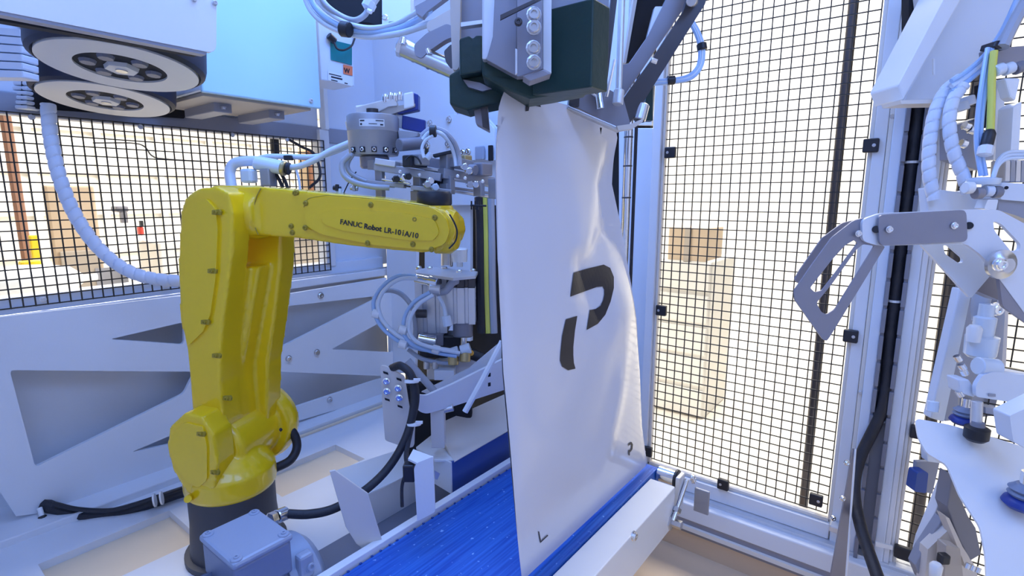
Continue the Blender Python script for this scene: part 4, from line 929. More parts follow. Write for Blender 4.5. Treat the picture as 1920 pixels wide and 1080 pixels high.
cyl2 = thing('pneumatic_cylinder', 'steel pneumatic cylinder slanting towards the dark green clamp', 'cylinder', at(800, 110, t=1.0))
put('barrel', g_cyl(at(752, 88, t=1.0), at(866, 138, t=0.99), 0.0165, 20), 'steel', cyl2, True)
for x, y in ((778, 99), (806, 112), (826, 120)):
    p = at(x, y, t=1.0); d = at(x+11, y+5, t=1.0)-p
    put('band', g_lathe(p, d, [(0, 0.0175), (0.003, 0.0175)], 20), 'dark_steel', cyl2)
put('end_nut', g_lathe(at(746, 85, t=1.0), at(760, 91, t=1.0)-at(746, 85, t=1.0), [(0, 0.012), (0.004, 0.019), (0.012, 0.019)], 8), 'chrome', cyl2)
put('port_fitting', g_cyl(at(754, 84, t=0.98), at(757, 72, t=0.98), 0.006, 10), 'chrome', cyl2, True)
put('port_fitting', g_cyl(at(806, 102, t=0.98), at(802, 92, t=0.98), 0.006, 10), 'chrome', cyl2, True)
ly = thing('yoke_arm', 'dark steel yoke arm between the slanted cylinder and the hoses at the top', 'arm', at(830, 70, t=0.98))
slab('yoke', ly, 'brushed_grey', rnd([(776, 84), (800, 62), (838, 44), (850, 50), (852, 68), (836, 74), (806, 94), (790, 110), (778, 104)], 5), 0.025, t=0.975, bevel=0.003)
slab('upper_link', ly, 'guide_beige', rnd([(800, 42), (860, 8), (868, 20), (868, 42), (812, 62), (800, 55)], 5), 0.02, t=0.985, bevel=0.003)
slab('clevis', ly, 'dark_steel', rnd([(832, 96), (846, 82), (852, 90), (852, 124), (846, 130), (836, 116)], 4), 0.02, t=0.97, bevel=0.002)
slab('cross_beam', ly, 'brushed_grey', [(778, 12), (836, -20), (846, -12), (800, 22), (792, 32), (780, 24)], 0.02, t=0.99)
dvd = thing('top_void', 'black slab standing in for the dark void behind the looped hoses at the top of the picture', 'housing', at(660, 20, t=1.5))
slab('void_block', dvd, 'void', [(598, -40), (726, -40), (716, 52), (690, 44), (640, 42), (604, 12)], 0.06, t=1.45, bevel=0.004)  # near-black slab added to fill the dark void above the hoses
slab('panel_strip', dvd, 'light_panel', [(716, -40), (770, -40), (770, 40), (716, 48)], 0.05, t=1.44, bevel=0.002)
bolt(dvd, at(722, 33, t=1.437), -CF, 0.007, 'chrome')
# hose festoon at the top
fest = [('outermost pale hose of the festoon below the dark top void', [(566, -20, 1.15), (585, 22, 1.15), (622, 52, 1.14), (680, 68, 1.12), (740, 64, 1.08), (790, 50, 1.05), (830, 34, 1.0)], 0.0062, 'tube_white'),
        ('second pale hose of the festoon below the dark top void', [(574, -20, 1.14), (594, 18, 1.14), (632, 46, 1.13), (684, 60, 1.11), (740, 55, 1.08), (785, 36, 1.05), (806, 20, 1.0)], 0.0058, 'tube_blue'),
        ('third pale hose of the festoon close to the dark top void', [(584, -20, 1.13), (604, 12, 1.13), (640, 38, 1.12), (688, 52, 1.10), (736, 46, 1.08), (776, 26, 1.05), (800, 8, 1.0)], 0.0050, 'tube_white'),
        ('innermost pale hose running up to the white connector', [(592, -20, 1.12), (612, 10, 1.12), (640, 30, 1.12), (665, 38, 1.11), (684, 28, 1.11), (692, 12, 1.11)], 0.0058, 'tube_grey')]
for lab_, pts, r, m in fest:
    o = rod('air_hose', None, m, pts, r, 10); tag(o, lab_, 'hose', 'hose festoon at the top')
for lab_, x, y in (('black clip on the festoon hoses under the dark top void', 648, 55), ('black clip on the festoon hoses near the yoke arm', 740, 57)):
    p = at(x-8, y-1, t=1.105); q = at(x+8, y+1 if x < 700 else y-3, t=1.10); o = put('hose_clip', g_cyl(p, q, 0.0155, 12), 'black_plastic', None, True); tag(o, lab_, 'clip', 'clips on the festoon hoses')
cn = thing('hose_connector', 'white cable connector hanging in front of the dark void at the top', 'connector', at(692, 14, t=1.11))
put('nut', g_lathe(at(688, 18, t=1.11), at(700, -6, t=1.11)-at(688, 18, t=1.11), [(0, 0.008), (0.004, 0.014), (0.016, 0.014), (0.018, 0.012), (0.05, 0.016)], 8), 'tube_white', cn)
put('tie', g_cyl(at(689, 19, t=1.10), at(697, 23, t=1.10), 0.0045, 8), 'satin_white', cn, True)

# ================================================================== SWING ARM right of the clamp
sa = thing('swing_arm', 'dark steel swing arm with twin links right of the dark green clamp', 'arm', at(1165, 240, t=0.88))
slab('front_link', sa, 'dark_steel', rnd([(1346, -190), (1376, -190), (1322, 8), (1250, 122), (1182, 230), (1158, 238), (1152, 216), (1170, 183), (1226, 106), (1281, 22)], 3), 0.012, t=0.84, bevel=0.0015)
slab('rear_link', sa, 'brushed_grey', [(1343, -190), (1349, -190), (1281, 18), (1168, 184), (1163, 122), (1180, 118), (1213, 70)], 0.012, t=0.88, bevel=0.0015)
slab('inner_plate', sa, 'void', [(1226, -190), (1343, -190), (1213, 72), (1182, 116), (1171, 119)], 0.01, t=0.92)
slab('inner_edge', sa, 'guide_beige', [(1218, -190), (1228, -190), (1174, 118), (1169, 118)], 0.02, t=0.91)
slab('light_tab', sa, 'aluminium', rnd([(1228, 12), (1246, 12), (1246, 22), (1220, 64), (1213, 70)], 3), 0.01, t=0.91, bevel=0.001)
slab('side_strip', sa, 'dark_steel', [(1166, -190), (1180, -190), (1138, 160), (1128, 160)], 0.012, t=0.87, bevel=0.001)
put('rod', g_cyl(at(1172, -170, t=0.85), at(1160, 172, t=0.85), 0.0052, 14), 'aluminium', sa, True)
put('rod_sleeve', g_cyl(at(1161, 169, t=0.85), at(1158, 196, t=0.85), 0.0085, 14), 'aluminium', sa, True)
put('thread', g_cyl(at(1152, 112, t=0.845), at(1137, 182, t=0.845), 0.0028, 8), 'chrome', sa, True)
slab('foot_plate', sa, 'brushed_grey', rnd([(1088, 170), (1128, 160), (1168, 182), (1182, 232), (1165, 242), (1078, 199)], 3), 0.01, t=0.87, bevel=0.001)
slab('foot_end', sa, 'dark_steel', [(1070, 164), (1088, 160), (1086, 200), (1066, 199)], 0.03, t=0.865, bevel=0.001)
slab('foot_bar', sa, 'steel', [(1066, 198), (1166, 241), (1162, 247), (1064, 203)], 0.02, t=0.86, bevel=0.001)
put('foot_fitting', g_cyl(at(1122, 176, t=0.86), at(1126, 205, t=0.86), 0.007, 10), 'chrome', sa, True)
put('foot_fitting', g_cyl(at(1108, 170, t=0.86), at(1120, 178, t=0.86), 0.006, 10), 'chrome', sa, True)
put('pin', g_cyl(at(1222, 112, t=0.83), at(1232, 116, t=0.83), 0.004, 8), 'chrome', sa, True)
put('pivot', g_cyl(at(1296, 2, t=0.835), at(1300, 3, t=0.86), 0.008, 12), 'steel', sa, True)
put('roller_end', g_cyl(at(1206, 196, t=0.9), at(1198, 226, t=0.9), 0.011, 14), 'steel', sa, True)
slab('green_strip', sa, 'green_block', [(1213, 160), (1225, 160), (1224, 226), (1208, 226)], 0.02, t=0.95)
slab('catch_bar', sa, 'guide_beige', [(1156, 236), (1184, 232), (1206, 222), (1206, 228), (1186, 242), (1160, 246)], 0.015, t=0.86, bevel=0.001)
gd = thing('guide_post', 'bright steel guide post standing behind the upper right edge of the bag', 'post', Vector((at(1172, 440, t=1.40).x, at(1172, 440, t=1.40).y, 0.45)))
gq = at(1172, 440, t=1.40)
put('tube', g_cyl((gq.x, gq.y, 2.2), (gq.x, gq.y, 0.45), 0.0105, 16), 'chrome', gd, True)
for y in (262, 314, 372): z_ = at(1171, y, t=1.40).z; put('ring', g_cyl((gq.x, gq.y, z_), (gq.x, gq.y, z_+0.004), 0.0118, 16), 'dark_steel', gd, True)
gq2 = gq + CR*0.019
put('black_strip', g_cyl((gq2.x, gq2.y, 2.2), (gq2.x, gq2.y, 0.45), 0.0045, 8), 'black_rubber', gd, True)
for i, (lab_, dx, m) in enumerate((('outer pale tube of the hose loop right of the swing arm', 3, 'tube_blue'), ('middle pale tube of the hose loop right of the swing arm', 0, 'tube_white'), ('inner pale tube of the hose loop right of the swing arm', -4, 'tube_blue'))):
    o = rod('air_hose', None, m, [(1296+dx, 40, 0.95), (1308+dx, 62, 0.95), (1316+dx, 90, 0.95), (1313+dx, 122, 0.95), (1295+dx, 144+dx*0.6, 0.95), (1262, 152+dx*0.8, 0.95), (1225, 155+dx*0.8, 0.95)], 0.0032, 8); tag(o, lab_, 'hose', 'hose loop right of the swing arm')
for lab_, x, y in (('blue-black clip around the hose loop right of the swing arm', 1316, 88), ('small black clip on the lower end of the hose loop', 1258, 150)):
    o = put('hose_clip', g_cyl(at(x-1, y-6, t=0.95), at(x+1, y+6, t=0.95), 0.009, 12) if x > 1300 else g_cyl(at(x-7, y+1, t=0.95), at(x+7, y, t=0.95), 0.008, 12), 'black_plastic', None, True); tag(o, lab_, 'clip', 'clips on the hose loop')

# ================================================================== MESH DOOR
XD = 1.45
def yd(px, py=500): return at(px, py, X=XD).y
yl, yr = 0.606, 0.137
dr_ = thing('mesh_door', 'tall door of black wire mesh in a pale aluminium frame right of the bag', 'door', (XD, (yl+yr)/2, 0.62))
wire_mesh('wire_grid', dr_, 'black_wire', (XD+0.012, yr-0.005, 0.662), (0, 1, 0), 20, (0, 0, 1), 58, 0.0242, 0.00125)
def vbar(name, parent, x, y0, y1, z0, z1, d, m): return put(name, g_box((x+d/2, (y0+y1)/2, (z0+z1)/2), (d, abs(y1-y0), z1-z0)), m, parent, bevel=0.002)
vbar('stile', dr_, XD-0.01, 0.608, 0.632, 0.60, 2.4, 0.04, 'white_paint'); vbar('stile_lip', dr_, XD, 0.600, 0.608, 0.60, 2.4, 0.02, 'cream_white')
vbar('stile', dr_, XD-0.01, 0.095, 0.119, 0.60, 2.4, 0.04, 'white_paint'); vbar('stile_lip', dr_, XD, 0.119, 0.128, 0.60, 2.4, 0.02, 'cream_white')
vbar('bottom_rail', dr_, XD-0.01, 0.122, 0.608, 0.605, 0.645, 0.04, 'white_paint'); vbar('rail_lip', dr_, XD, 0.122, 0.608, 0.645, 0.655, 0.02, 'cream_white')
vbar('top_rail', dr_, XD-0.01, 0.098, 0.632, 2.14, 2.18, 0.04, 'white_paint')
for i, (x, y) in enumerate(((1257, 286), (1240, 582), (1633, 273), (1595, 630), (1530, 937), (1356, 908), (1214, 846))):
    p = at(x, y, X=XD-0.012); c = put('mesh_clip', g_box(p, (0.014, 0.030, 0.030)), 'black_plastic', dr_, bevel=0.003); bolt(dr_, p+Vector((-0.007, -0.006 if x > 1400 else 0.006, 0)), (-1, 0, 0), 0.003, 'steel', 'clip_screw')
hg = put('hinge_block', g_box((XD-0.03, 0.105, 0.655), (0.03, 0.03, 0.018)), 'aluminium', dr_, bevel=0.004)
sl_ = thing('door_sill', 'pale metal sill with a folded blue-white sheet below the mesh door', 'sill', (1.42, 0.35, 0.5))
put('sill_beam', g_box((1.43, 0.30, 0.570), (0.07, 0.75, 0.050)), 'white_paint', sl_, bevel=0.004)
put('sill_flange', g_box((1.40, 0.30, 0.530), (0.004, 0.75, 0.05)), 'brushed_grey', sl_)
put('step', g_box((1.435, 0.30, 0.598), (0.03, 0.75, 0.012)), 'aluminium', sl_, bevel=0.002)

# corner post with cable duct, between the two mesh doors
cpst = thing('corner_post', 'pale aluminium corner post with a slotted cable duct right of the mesh door', 'post', (1.40, 0.04, 0.4))
vbar('post_face', cpst, 1.435, 0.085, 0.094, 0.40, 2.4, 0.03, 'cream_white')
vbar('post_side', cpst, 1.425, 0.065, 0.085, 0.40, 2.4, 0.04, 'light_panel')
vbar('duct_back', cpst, 1.455, 0.026, 0.066, 0.40, 2.4, 0.01, 'grey_paint')
vbar('duct_wall', cpst, 1.425, 0.058, 0.065, 0.40, 2.4, 0.03, 'mid_grey')
vbar('duct_wall', cpst, 1.425, 0.027, 0.034, 0.40, 2.4, 0.03, 'mid_grey')
vbar('post_side', cpst, 1.425, 0.008, 0.027, 0.40, 2.4, 0.04, 'light_panel')
vbar('post_face', cpst, 1.428, -0.003, 0.008, 0.40, 2.4, 0.04, 'white_paint')
for k in range(24):
    z = 0.62 + k*0.062
    for y in (0.061, 0.0305): put('duct_tooth', g_box((1.421, y, z), (0.010, 0.008, 0.054)), 'mid_grey', cpst, bevel=0.001)
for z in (1.62, 1.72, 1.0): bolt(cpst, (1.434, 0.0895, z), (-1, 0, 0), 0.004, 'steel', 'screw')
bk = thing('duct_cable', 'thick black cable running down the slotted duct and out across the sill', 'cable', (1.36, 0.0, 0.5))
pts = [Vector((1.438, 0.046, z)) for z in (2.3, 1.9, 1.6, 1.35, 1.15)] + [at(1655, 760, X=1.425), at(1614, 855, X=1.40), at(1602, 915, X=1.36), at(1613, 985, X=1.28), at(1650, 1095, X=1.16)]
put('sheath', g_tube(spline(pts, 8), 0.0120, 12), 'black_rubber', bk, True)
for z in (1.52, 1.22, 0.94): put('cable_tie', g_lathe((1.438, 0.046, z), UZ, [(0, 0.0135), (0.005, 0.0135)], 14), 'satin_white', bk)
# right-hand mesh panel
rm = thing('side_mesh_panel', 'black wire mesh panel in a pale frame at the right picture edge', 'mesh panel', (1.45, -0.2, 0.62))
vbar('stile', rm, 1.435, -0.010, -0.003, 0.56, 2.4, 0.04, 'white_paint')
vbar('stile_lip', rm, 1.44, -0.017, -0.010, 0.60, 2.4, 0.02, 'cream_white')
vbar('bottom_rail', rm, 1.42, -0.60, -0.004, 0.565, 0.605, 0.04, 'white_paint')
wire_mesh('wire_grid', rm, 'black_wire', (1.452, -0.545, 0.612), (0, 1, 0), 22, (0, 0, 1), 70, 0.0242, 0.00125)
for y, z in ((-0.028, 0.935), (-0.028, 0.640)):
    put('mesh_clip', g_box((1.432, y, z), (0.014, 0.034, 0.030)), 'black_plastic', rm, bevel=0.003)
# poles outside the doors
for lab_, px, pt, rad in (('dark vertical pole right behind the tall mesh door', (1607, 0), (1502, 940), 0.0115), ('dark vertical pole behind the mesh at the right edge', (1822, 300), (1722, 900), 0.013)):
    a = at(*px, X=1.62); b = at(*pt, X=1.62); yy = (a.y+b.y)/2
    o = put('pole', g_cyl((1.62, yy, 0.0), (1.62, yy, 2.5), rad, 16), 'dark_steel', None, True); tag(o, lab_, 'pole', 'dark poles outside the mesh')
gp_ = thing('guard_plate', 'thin grey guard plate standing edge-on beside the duct cable', 'plate', at(1580, 1070, t=1.1))
slab('sheet', gp_, 'brushed_grey', [(1604, 842), (1600, 842), (1556, 1090), (1584, 1090)], 0.004, t=1.15)
put('edge', g_tube([at(1604, 842, t=1.149), at(1586, 1088, t=1.149)], 0.002, 6), 'satin_white', gp_)
for x, y in ((1588, 868), (1580, 935), (1562, 972)): bolt(gp_, at(x, y, t=1.145), -CF, 0.005, 'chrome', 'screw')
cs = thing('corner_sheet', 'pale folded sheet metal corner at the foot of the duct cable', 'sheet', at(1640, 1060, t=1.15))
slab('sheet', cs, 'white_paint', [(1590, 985), (1720, 1030), (1760, 1100), (1560, 1100)], 0.01, Z=0.52)
slab('label_strip', cs, 'satin_white', [(1642, 1016), (1674, 1024), (1674, 1032), (1642, 1024)], 0.004, X=1.40)

# ================================================================== PADDLE ARM (right middle)
pa = thing('paddle_arm', 'white plate arm with a grey cover and curved slotted fins at the right', 'arm', at(1700, 460, t=0.8))
TPA = 0.80
slab('arm_plate', pa, 'white_paint', rnd([(1617, 412), (1650, 400), (1820, 393), (1872, 393), (1960, 440), (1960, 640), (1842, 480), (1812, 457), (1648, 461), (1617, 452)], 10), 0.006, t=TPA, holes=[rnd([(1862, 414), (1878, 420), (1914, 458), (1912, 470), (1896, 472), (1864, 432)], 6)], bevel=0.001)
slab('cover', pa, 'brushed_grey', rnd([(1647, 403), (1812, 393), (1815, 453), (1649, 461)], 11), 0.004, t=TPA-0.008, bevel=0.001)
for x, y in ((1668, 430), (1790, 423)): bolt(pa, at(x, y, t=TPA-0.009), -CF, 0.0042, 'chrome', 'screw')
for x, y in ((1643, 430), (1817, 423)): put('hole_plug', g_cyl(at(x, y, t=TPA-0.003), at(x, y, t=TPA+0.003), 0.0055, 14), 'black_plastic', pa, True)
def fin(px, holes, t, m='brushed_grey'): return slab('fin', pa, m, px, 0.003, t=t, holes=holes, bevel=0.0006)
fin(rnd([(1622, 408), (1600, 414), (1560, 445), (1520, 500), (1489, 545), (1490, 562), (1542, 636), (1550, 640), (1556, 632), (1660, 462), (1622, 452)], 4),
    [rnd([(1519, 540), (1560, 487), (1585, 460), (1602, 450), (1608, 456), (1562, 518), (1541, 545), (1528, 548)], 3), rnd([(1531, 568), (1562, 530), (1606, 468), (1618, 458), (1640, 461), (1566, 580), (1550, 590), (1540, 585)], 4)], TPA+0.004)
fin(rnd([(1620, 408), (1580, 418), (1542, 446), (1500, 506), (1490, 524), (1496, 532), (1530, 490), (1570, 440), (1612, 414)], 3), [], TPA+0.03)
bolt(pa, at(1610, 438, t=TPA+0.002), -CF, 0.004, 'chrome', 'screw')
slab('lower_link', pa, 'brushed_grey', rnd([(1870, 498), (1895, 490), (1960, 560), (1960, 640), (1930, 610), (1880, 575)], 6), 0.006, t=TPA+0.012, bevel=0.001)
slab('rear_plate', pa, 'light_panel', rnd([(1726, 458), (1840, 458), (1880, 490), (1820, 560), (1770, 505)], 5), 0.006, t=TPA+0.05, bevel=0.001, holes=[rnd([(1768, 460), (1778, 460), (1806, 484), (1806, 492), (1798, 494), (1772, 476)], 4)])
pv = put('pivot_boss', g_lathe(at(1873, 495, t=TPA-0.002), -CF, [(0, 0.022), (0.006, 0.022), (0.010, 0.014), (0.016, 0.010)], 20), 'steel', pa, True)
bolt(pa, at(1875, 496, t=TPA-0.018), -CF, 0.008, 'chrome', 'pivot_bolt')
slab('knuckle', pa, 'brushed_grey', rnd([(1818, 505), (1845, 498), (1880, 530), (1900, 560), (1880, 566), (1830, 545), (1814, 530)], 5), 0.03, t=TPA+0.06, bevel=0.003)

# ================================================================== RIGHT-HAND MACHINE
dg_ = thing('diagonal_beam', 'white diagonal box beam crossing the upper right corner', 'beam', at(1690, 190, t=1.05))
slab('face', dg_, 'light_panel', [(1895, -190), (2010, -190), (1880, 100), (1820, 150), (1780, 188), (1692, 190)], 0.05, t=0.98, bevel=0.003)
slab('edge_flange', dg_, 'satin_white', [(1870, -190), (1913, -190), (1694, 188), (1684, 160)], 0.08, t=0.93, bevel=0.003)
slab('bottom_flange', dg_, 'cream_white', [(1688, 188), (1782, 186), (1784, 193), (1690, 195)], 0.05, t=0.97)
slab('slot', dg_, 'satin_white', [(1750, 110), (1753, 110), (1753, 140), (1750, 140)], 0.002, t=0.977)
slab('gusset', dg_, 'guide_beige', [(1722, -40), (1756, -40), (1764, 30), (1700, 110), (1704, 88), (1732, 44)], 0.02, t=1.02)
slab('dark_gap', dg_, 'void', [(1704, -40), (1724, -40), (1730, 44), (1704, 86)], 0.02, t=1.04)
for lab_, pts in (('left one of two white spiral-wrapped hoses arching at the upper right', [(1800, 148, 0.95), (1772, 172, 0.95), (1752, 215, 0.95), (1743, 270, 0.95), (1742, 325, 0.95), (1752, 375, 0.95)]),
                  ('right one of two white spiral-wrapped hoses arching at the upper right', [(1806, 160, 0.93), (1786, 190, 0.93), (1780, 235, 0.93), (1788, 285, 0.93), (1806, 330, 0.93), (1816, 362, 0.93)])):
    hh = thing('wrapped_hose', lab_, 'hose', at(pts[-1][0], pts[-1][1], t=0.94), 'white spiral-wrapped hoses at the right')
    wrap_hose('spiral_wrap', hh, 'wrap_white', pts, 0.0105 if 'left' in lab_ else 0.0100, 0.021)
for i, (lab_, dy, m) in enumerate((('upper clear tube of the bundle entering the wrapped hoses', 0, 'tube_blue'), ('middle clear tube of the bundle entering the wrapped hoses', 10, 'tube_white'), ('lower clear tube of the bundle entering the wrapped hoses', 20, 'tube_blue'))):
    o = rod('air_hose', None, m, [(1915, -20+dy, 0.93), (1880, 56+dy, 0.93), (1846, 104+dy, 0.93), (1810, 136+dy, 0.93), (1784, 152+dy, 0.93)], 0.0042, 8); tag(o, lab_, 'hose', 'clear tubes at the upper right')
o = rod('cable_chain', None, 'tube_grey', [(1925, 0, 0.90), (1900, 46, 0.90), (1880, 88, 0.90)], 0.009, 8); tag(o, 'grey cable sleeve above the valve block at the upper right', 'cable')
vb = thing('valve_block', 'grey valve block with white push-in fittings at the upper right edge', 'valve block', at(1895, 150, t=0.92))
slab('block', vb, 'brushed_grey', [(1862, 90), (1940, 84), (1940, 128), (1864, 132)], 0.03, t=0.92, bevel=0.002)
slab('black_cap', vb, 'black_plastic', [(1868, 76), (1890, 74), (1890, 92), (1864, 88)], 0.03, t=0.90, bevel=0.002)
for x, y in ((1872, 130), (1890, 128), (1910, 126)): put('fitting', g_cyl(at(x-8, y+4, t=0.90), at(x+8, y-2, t=0.90), 0.010, 12), 'tube_white' if x != 1910 else 'mid_grey', vb, True)
slab('funnel', vb, 'satin_white', [(1884, 146), (1914, 146), (1904, 190), (1894, 182)], 0.02, t=0.90, bevel=0.003)
yc = rod('cable', None, 'yellow_cable', [(1864, 96, 0.90), (1860, 140, 0.90), (1859, 190, 0.90), (1857, 246, 0.90)], 0.0055, 10); tag(yc, 'yellow cable hanging at the upper right between clear tubes', 'cable')
cn2 = thing('plug_connector', 'black and white round plug at the lower end of the yellow cable', 'connector', at(1848, 292, t=0.90))
put('black_shell', g_lathe(at(1857, 244, t=0.90), at(1848, 280, t=0.90)-at(1857, 244, t=0.90), [(0, 0.006), (0.006, 0.009), (0.024, 0.009), (0.034, 0.007)], 14), 'black_plastic', cn2, True)
put('white_nut', g_lathe(at(1852, 262, t=0.899), at(1846, 290, t=0.899)-at(1852, 262, t=0.899), [(0.010, 0.008), (0.012, 0.011), (0.026, 0.011), (0.028, 0.007)], 8), 'satin_white', cn2)
for lab_, x, m in (('left blue tube hanging beside the yellow cable', 1834, 'tube_blue'), ('right blue tube hanging beside the yellow cable', 1842, 'tube_blue')):
    o = rod('air_hose', None, m, [(x+18, 90, 0.91), (x+8, 150, 0.91), (x, 210, 0.91), (x-3, 270, 0.91), (x+6, 330, 0.91)], 0.0038, 8); tag(o, lab_, 'hose', 'blue tubes beside the yellow cable')
ac = thing('actuator_frame', 'pale actuator frame with slotted cylinder body at the right picture edge', 'actuator', at(1890, 390, t=0.95))
slab('back_plate', ac, 'white_paint', [(1870, 150), (1885, 150), (1880, 300), (1862, 300)], 0.02, t=0.98, bevel=0.002)
slab('side_post', ac, 'satin_white', [(1900, 200), (1916, 190), (1908, 330), (1892, 330)], 0.03, t=0.94, bevel=0.002)
slab('dark_gap', ac, 'void', [(1835, 160), (1856, 150), (1848, 240), (1838, 240)], 0.01, t=1.0)
for k in range(4): slab('cylinder_rib', ac, 'cast_aluminium' if k % 2 else 'steel', [(1886+k*10, 300), (1895+k*10, 300), (1894+k*10, 342), (1884+k*10, 342)], 0.03, t=0.93, bevel=0.002)
slab('end_block', ac, 'light_panel', rnd([(1878, 342), (1945, 346), (1945, 380), (1876, 374)], 4), 0.04, t=0.92, bevel=0.002)
slab('lower_block', ac, 'grey_paint', [(1872, 374), (1945, 380), (1945, 420), (1905, 404), (1872, 394)], 0.03, t=0.93)
put('dot_screw', g_cyl(at(1887, 352, t=0.918), at(1887, 352, t=0.915), 0.003, 10), 'black_plastic', ac, True)
for k in range(3): rod('ring_tube', ac, 'tube_white', [(1862, 330+k*3, 0.90), (1872, 300+k*5, 0.90), (1890, 286+k*6, 0.90), (1920, 284+k*6, 0.90)], 0.0030, 8)
fm = thing('fitting_manifold', 'pale fitting manifold where the wrapped hoses end above the white arm', 'manifold', at(1835, 395, t=0.93))
slab('plate', fm, 'light_panel', [(1735, 352), (1800, 360), (1848, 350), (1848, 400), (1740, 400)], 0.02, t=0.96, bevel=0.003)
put('ring', g_lathe(at(1842, 346, t=0.91), UZ, [(0, 0.022), (0.004, 0.024), (0.010, 0.024), (0.012, 0.016)], 20), 'tube_white', fm, True)
for x, y, m in ((1814, 352, 'satin_white'), (1832, 362, 'brushed_grey'), (1850, 358, 'light_panel'), (1866, 360, 'mid_grey')):
    put('fitting', g_cyl(at(x-5, y, t=0.90), at(x+9, y, t=0.90), 0.010, 12), m, fm, True)
slab('pad', fm, 'satin_white', rnd([(1845, 392), (1852, 374), (1872, 374), (1868, 394)], 3), 0.02, t=0.90, bevel=0.002)
for x, y in ((1812, 190), (1800, 200)): put('round_cap', g_cyl(at(x, y-8, t=0.97), at(x+4, y+8, t=0.97), 0.012, 14), 'wrap_white', fm, True)
for x, y in ((1812, 235), (1806, 268), (1822, 242)): put('port', g_cyl(at(x-5, y, t=0.98), at(x+5, y+3, t=0.98), 0.008, 10), 'chrome', fm, True)
slab('mount', fm, 'grey_paint', [(1776, 240), (1835, 220), (1835, 320), (1776, 300)], 0.02, t=1.03, bevel=0.002)

vbk = thing('slanted_bar', 'pale slanted flat bar hanging below the white paddle arm', 'bar', at(1760, 790, t=1.0))
slab('bar', vbk, 'light_panel', [(1800, 540), (1822, 548), (1770, 792), (1744, 784)], 0.02, t=1.0, bevel=0.003)
put('foot_knob', g_cyl(at(1750, 752, t=0.985), at(1748, 772, t=0.985), 0.010, 12), 'tube_white', vbk, True)
gpn = thing('grey_panel', 'grey flat panel behind the clear fittings below the white paddle arm', 'panel', at(1840, 780, t=1.1))
slab('panel', gpn, 'grey_paint', [(1800, 520), (1888, 560), (1884, 700), (1862, 780), (1772, 790), (1790, 640)], 0.01, t=1.08, bevel=0.001)
slab('edge', gpn, 'guide_beige', [(1886, 562), (1892, 562), (1886, 690), (1878, 690)], 0.02, t=1.06)
vc = thing('vacuum_filter', 'clear stacked vacuum filter fitting below the white paddle arm', 'filter', at(1838, 680, t=0.98))
put('bowl', g_lathe(at(1836, 670, t=0.98), UZ, [(0, 0.018), (0.006, 0.024), (0.040, 0.025), (0.042, 0.016), (0.075, 0.017), (0.078, 0.012), (0.10, 0.012)], 20), 'tube_white', vc, True)
put('side_cup', g_lathe(at(1824, 640, t=0.965), UZ, [(0, 0.011), (0.024, 0.012), (0.030, 0.008)], 14), 'satin_white', vc, True)
put('elbow', g_tube(spline([at(1840, 600, t=0.98), at(1838, 575, t=0.98), at(1842, 552, t=0.98)]), 0.014, 12), 'tube_grey', vc, True)
bolt(vc, at(1868, 580, t=0.965), -CF, 0.010, 'chrome')
va = thing('suction_gripper', 'pale suction arm with a tube connector and posts above the white tray', 'suction arm', at(1830, 760, t=0.95))
slab('arm_plate', va, 'light_panel', rnd([(1830, 722), (1842, 704), (1862, 697), (1945, 706), (1945, 762), (1830, 744)], 6), 0.008, t=0.93, bevel=0.001)
slab('slot', va, 'grey_paint', [(1854, 738), (1867, 739), (1867, 744), (1854, 743)], 0.001, t=0.929)
put('tube_connector', g_cyl(at(1832, 686, t=0.94), at(1870, 690, t=0.94), 0.016, 16), 'tube_white', va, True)
put('rod', g_cyl(at(1870, 692, t=0.94), at(1945, 706, t=0.94), 0.0075, 12), 'chrome', va, True)
slab('collar', va, 'light_panel', [(1798, 712), (1818, 712), (1832, 732), (1828, 746), (1802, 738)], 0.03, t=0.94, bevel=0.003)
for x, y in ((1796, 672), (1804, 688), (1808, 698), (1800, 738)): put('bright_fitting', g_cyl(at(x-3, y-5, t=0.95), at(x+3, y+5, t=0.95), 0.006, 10), 'chrome', va, True)
put('post', g_cyl(at(1832, 752, t=0.93), at(1830, 802, t=0.93), 0.0085, 14), 'aluminium', va, True)
put('post', g_cyl(at(1810, 742, t=0.97), at(1808, 782, t=0.97), 0.010, 14), 'cast_aluminium', va, True)
slab('under_block', va, 'grey_paint', [(1848, 764), (1878, 768), (1876, 780), (1848, 775)], 0.02, t=0.94)
def cup(label, x, y, t, r, m2, black):
    g = thing('suction_cup', label, 'suction cup', at(x, y, t=t), 'suction cups over the white tray'); p = at(x, y, t=t)
    if black: put('cup', g_lathe(p, UZ, [(0, r*0.7), (r*0.3, r), (r*1.3, r*1.02), (r*1.5, r*0.7)], 20), m2, g, True); put('collar', g_lathe(p+UZ*r*1.5, UZ, [(0, r*0.6), (r*0.4, r*0.5)], 16), 'mid_grey', g, True)
    else:
        put('lip', g_lathe(p, UZ, [(0, r*0.8), (r*0.25, r*1.05), (r*0.5, r*0.95), (r*0.7, r*0.7)], 24), m2, g, True)
        put('bellows', g_lathe(p+UZ*r*0.7, UZ, [(0, r*0.7), (r*0.18, r*0.85), (r*0.34, r*0.66), (r*0.5, r*0.84), (r*0.68, r*0.62), (r*0.8, r*0.5)], 24), 'motor_dark', g, True)
        put('stem', g_lathe(p+UZ*r*1.5, UZ, [(0, r*0.35), (r*0.8, r*0.35)], 14), 'chrome', g, True)
    return g
cup('translucent blue bellows suction cup behind the black one', 1806, 794, 0.97, 0.021, 'blue_part', False)
cup('black round suction cup touching the white tray', 1829, 826, 0.93, 0.018, 'black_plastic', True)
cup('blue suction cup with a dark collar at the right picture edge', 1918, 952, 0.86, 0.027, 'blue_part', False)
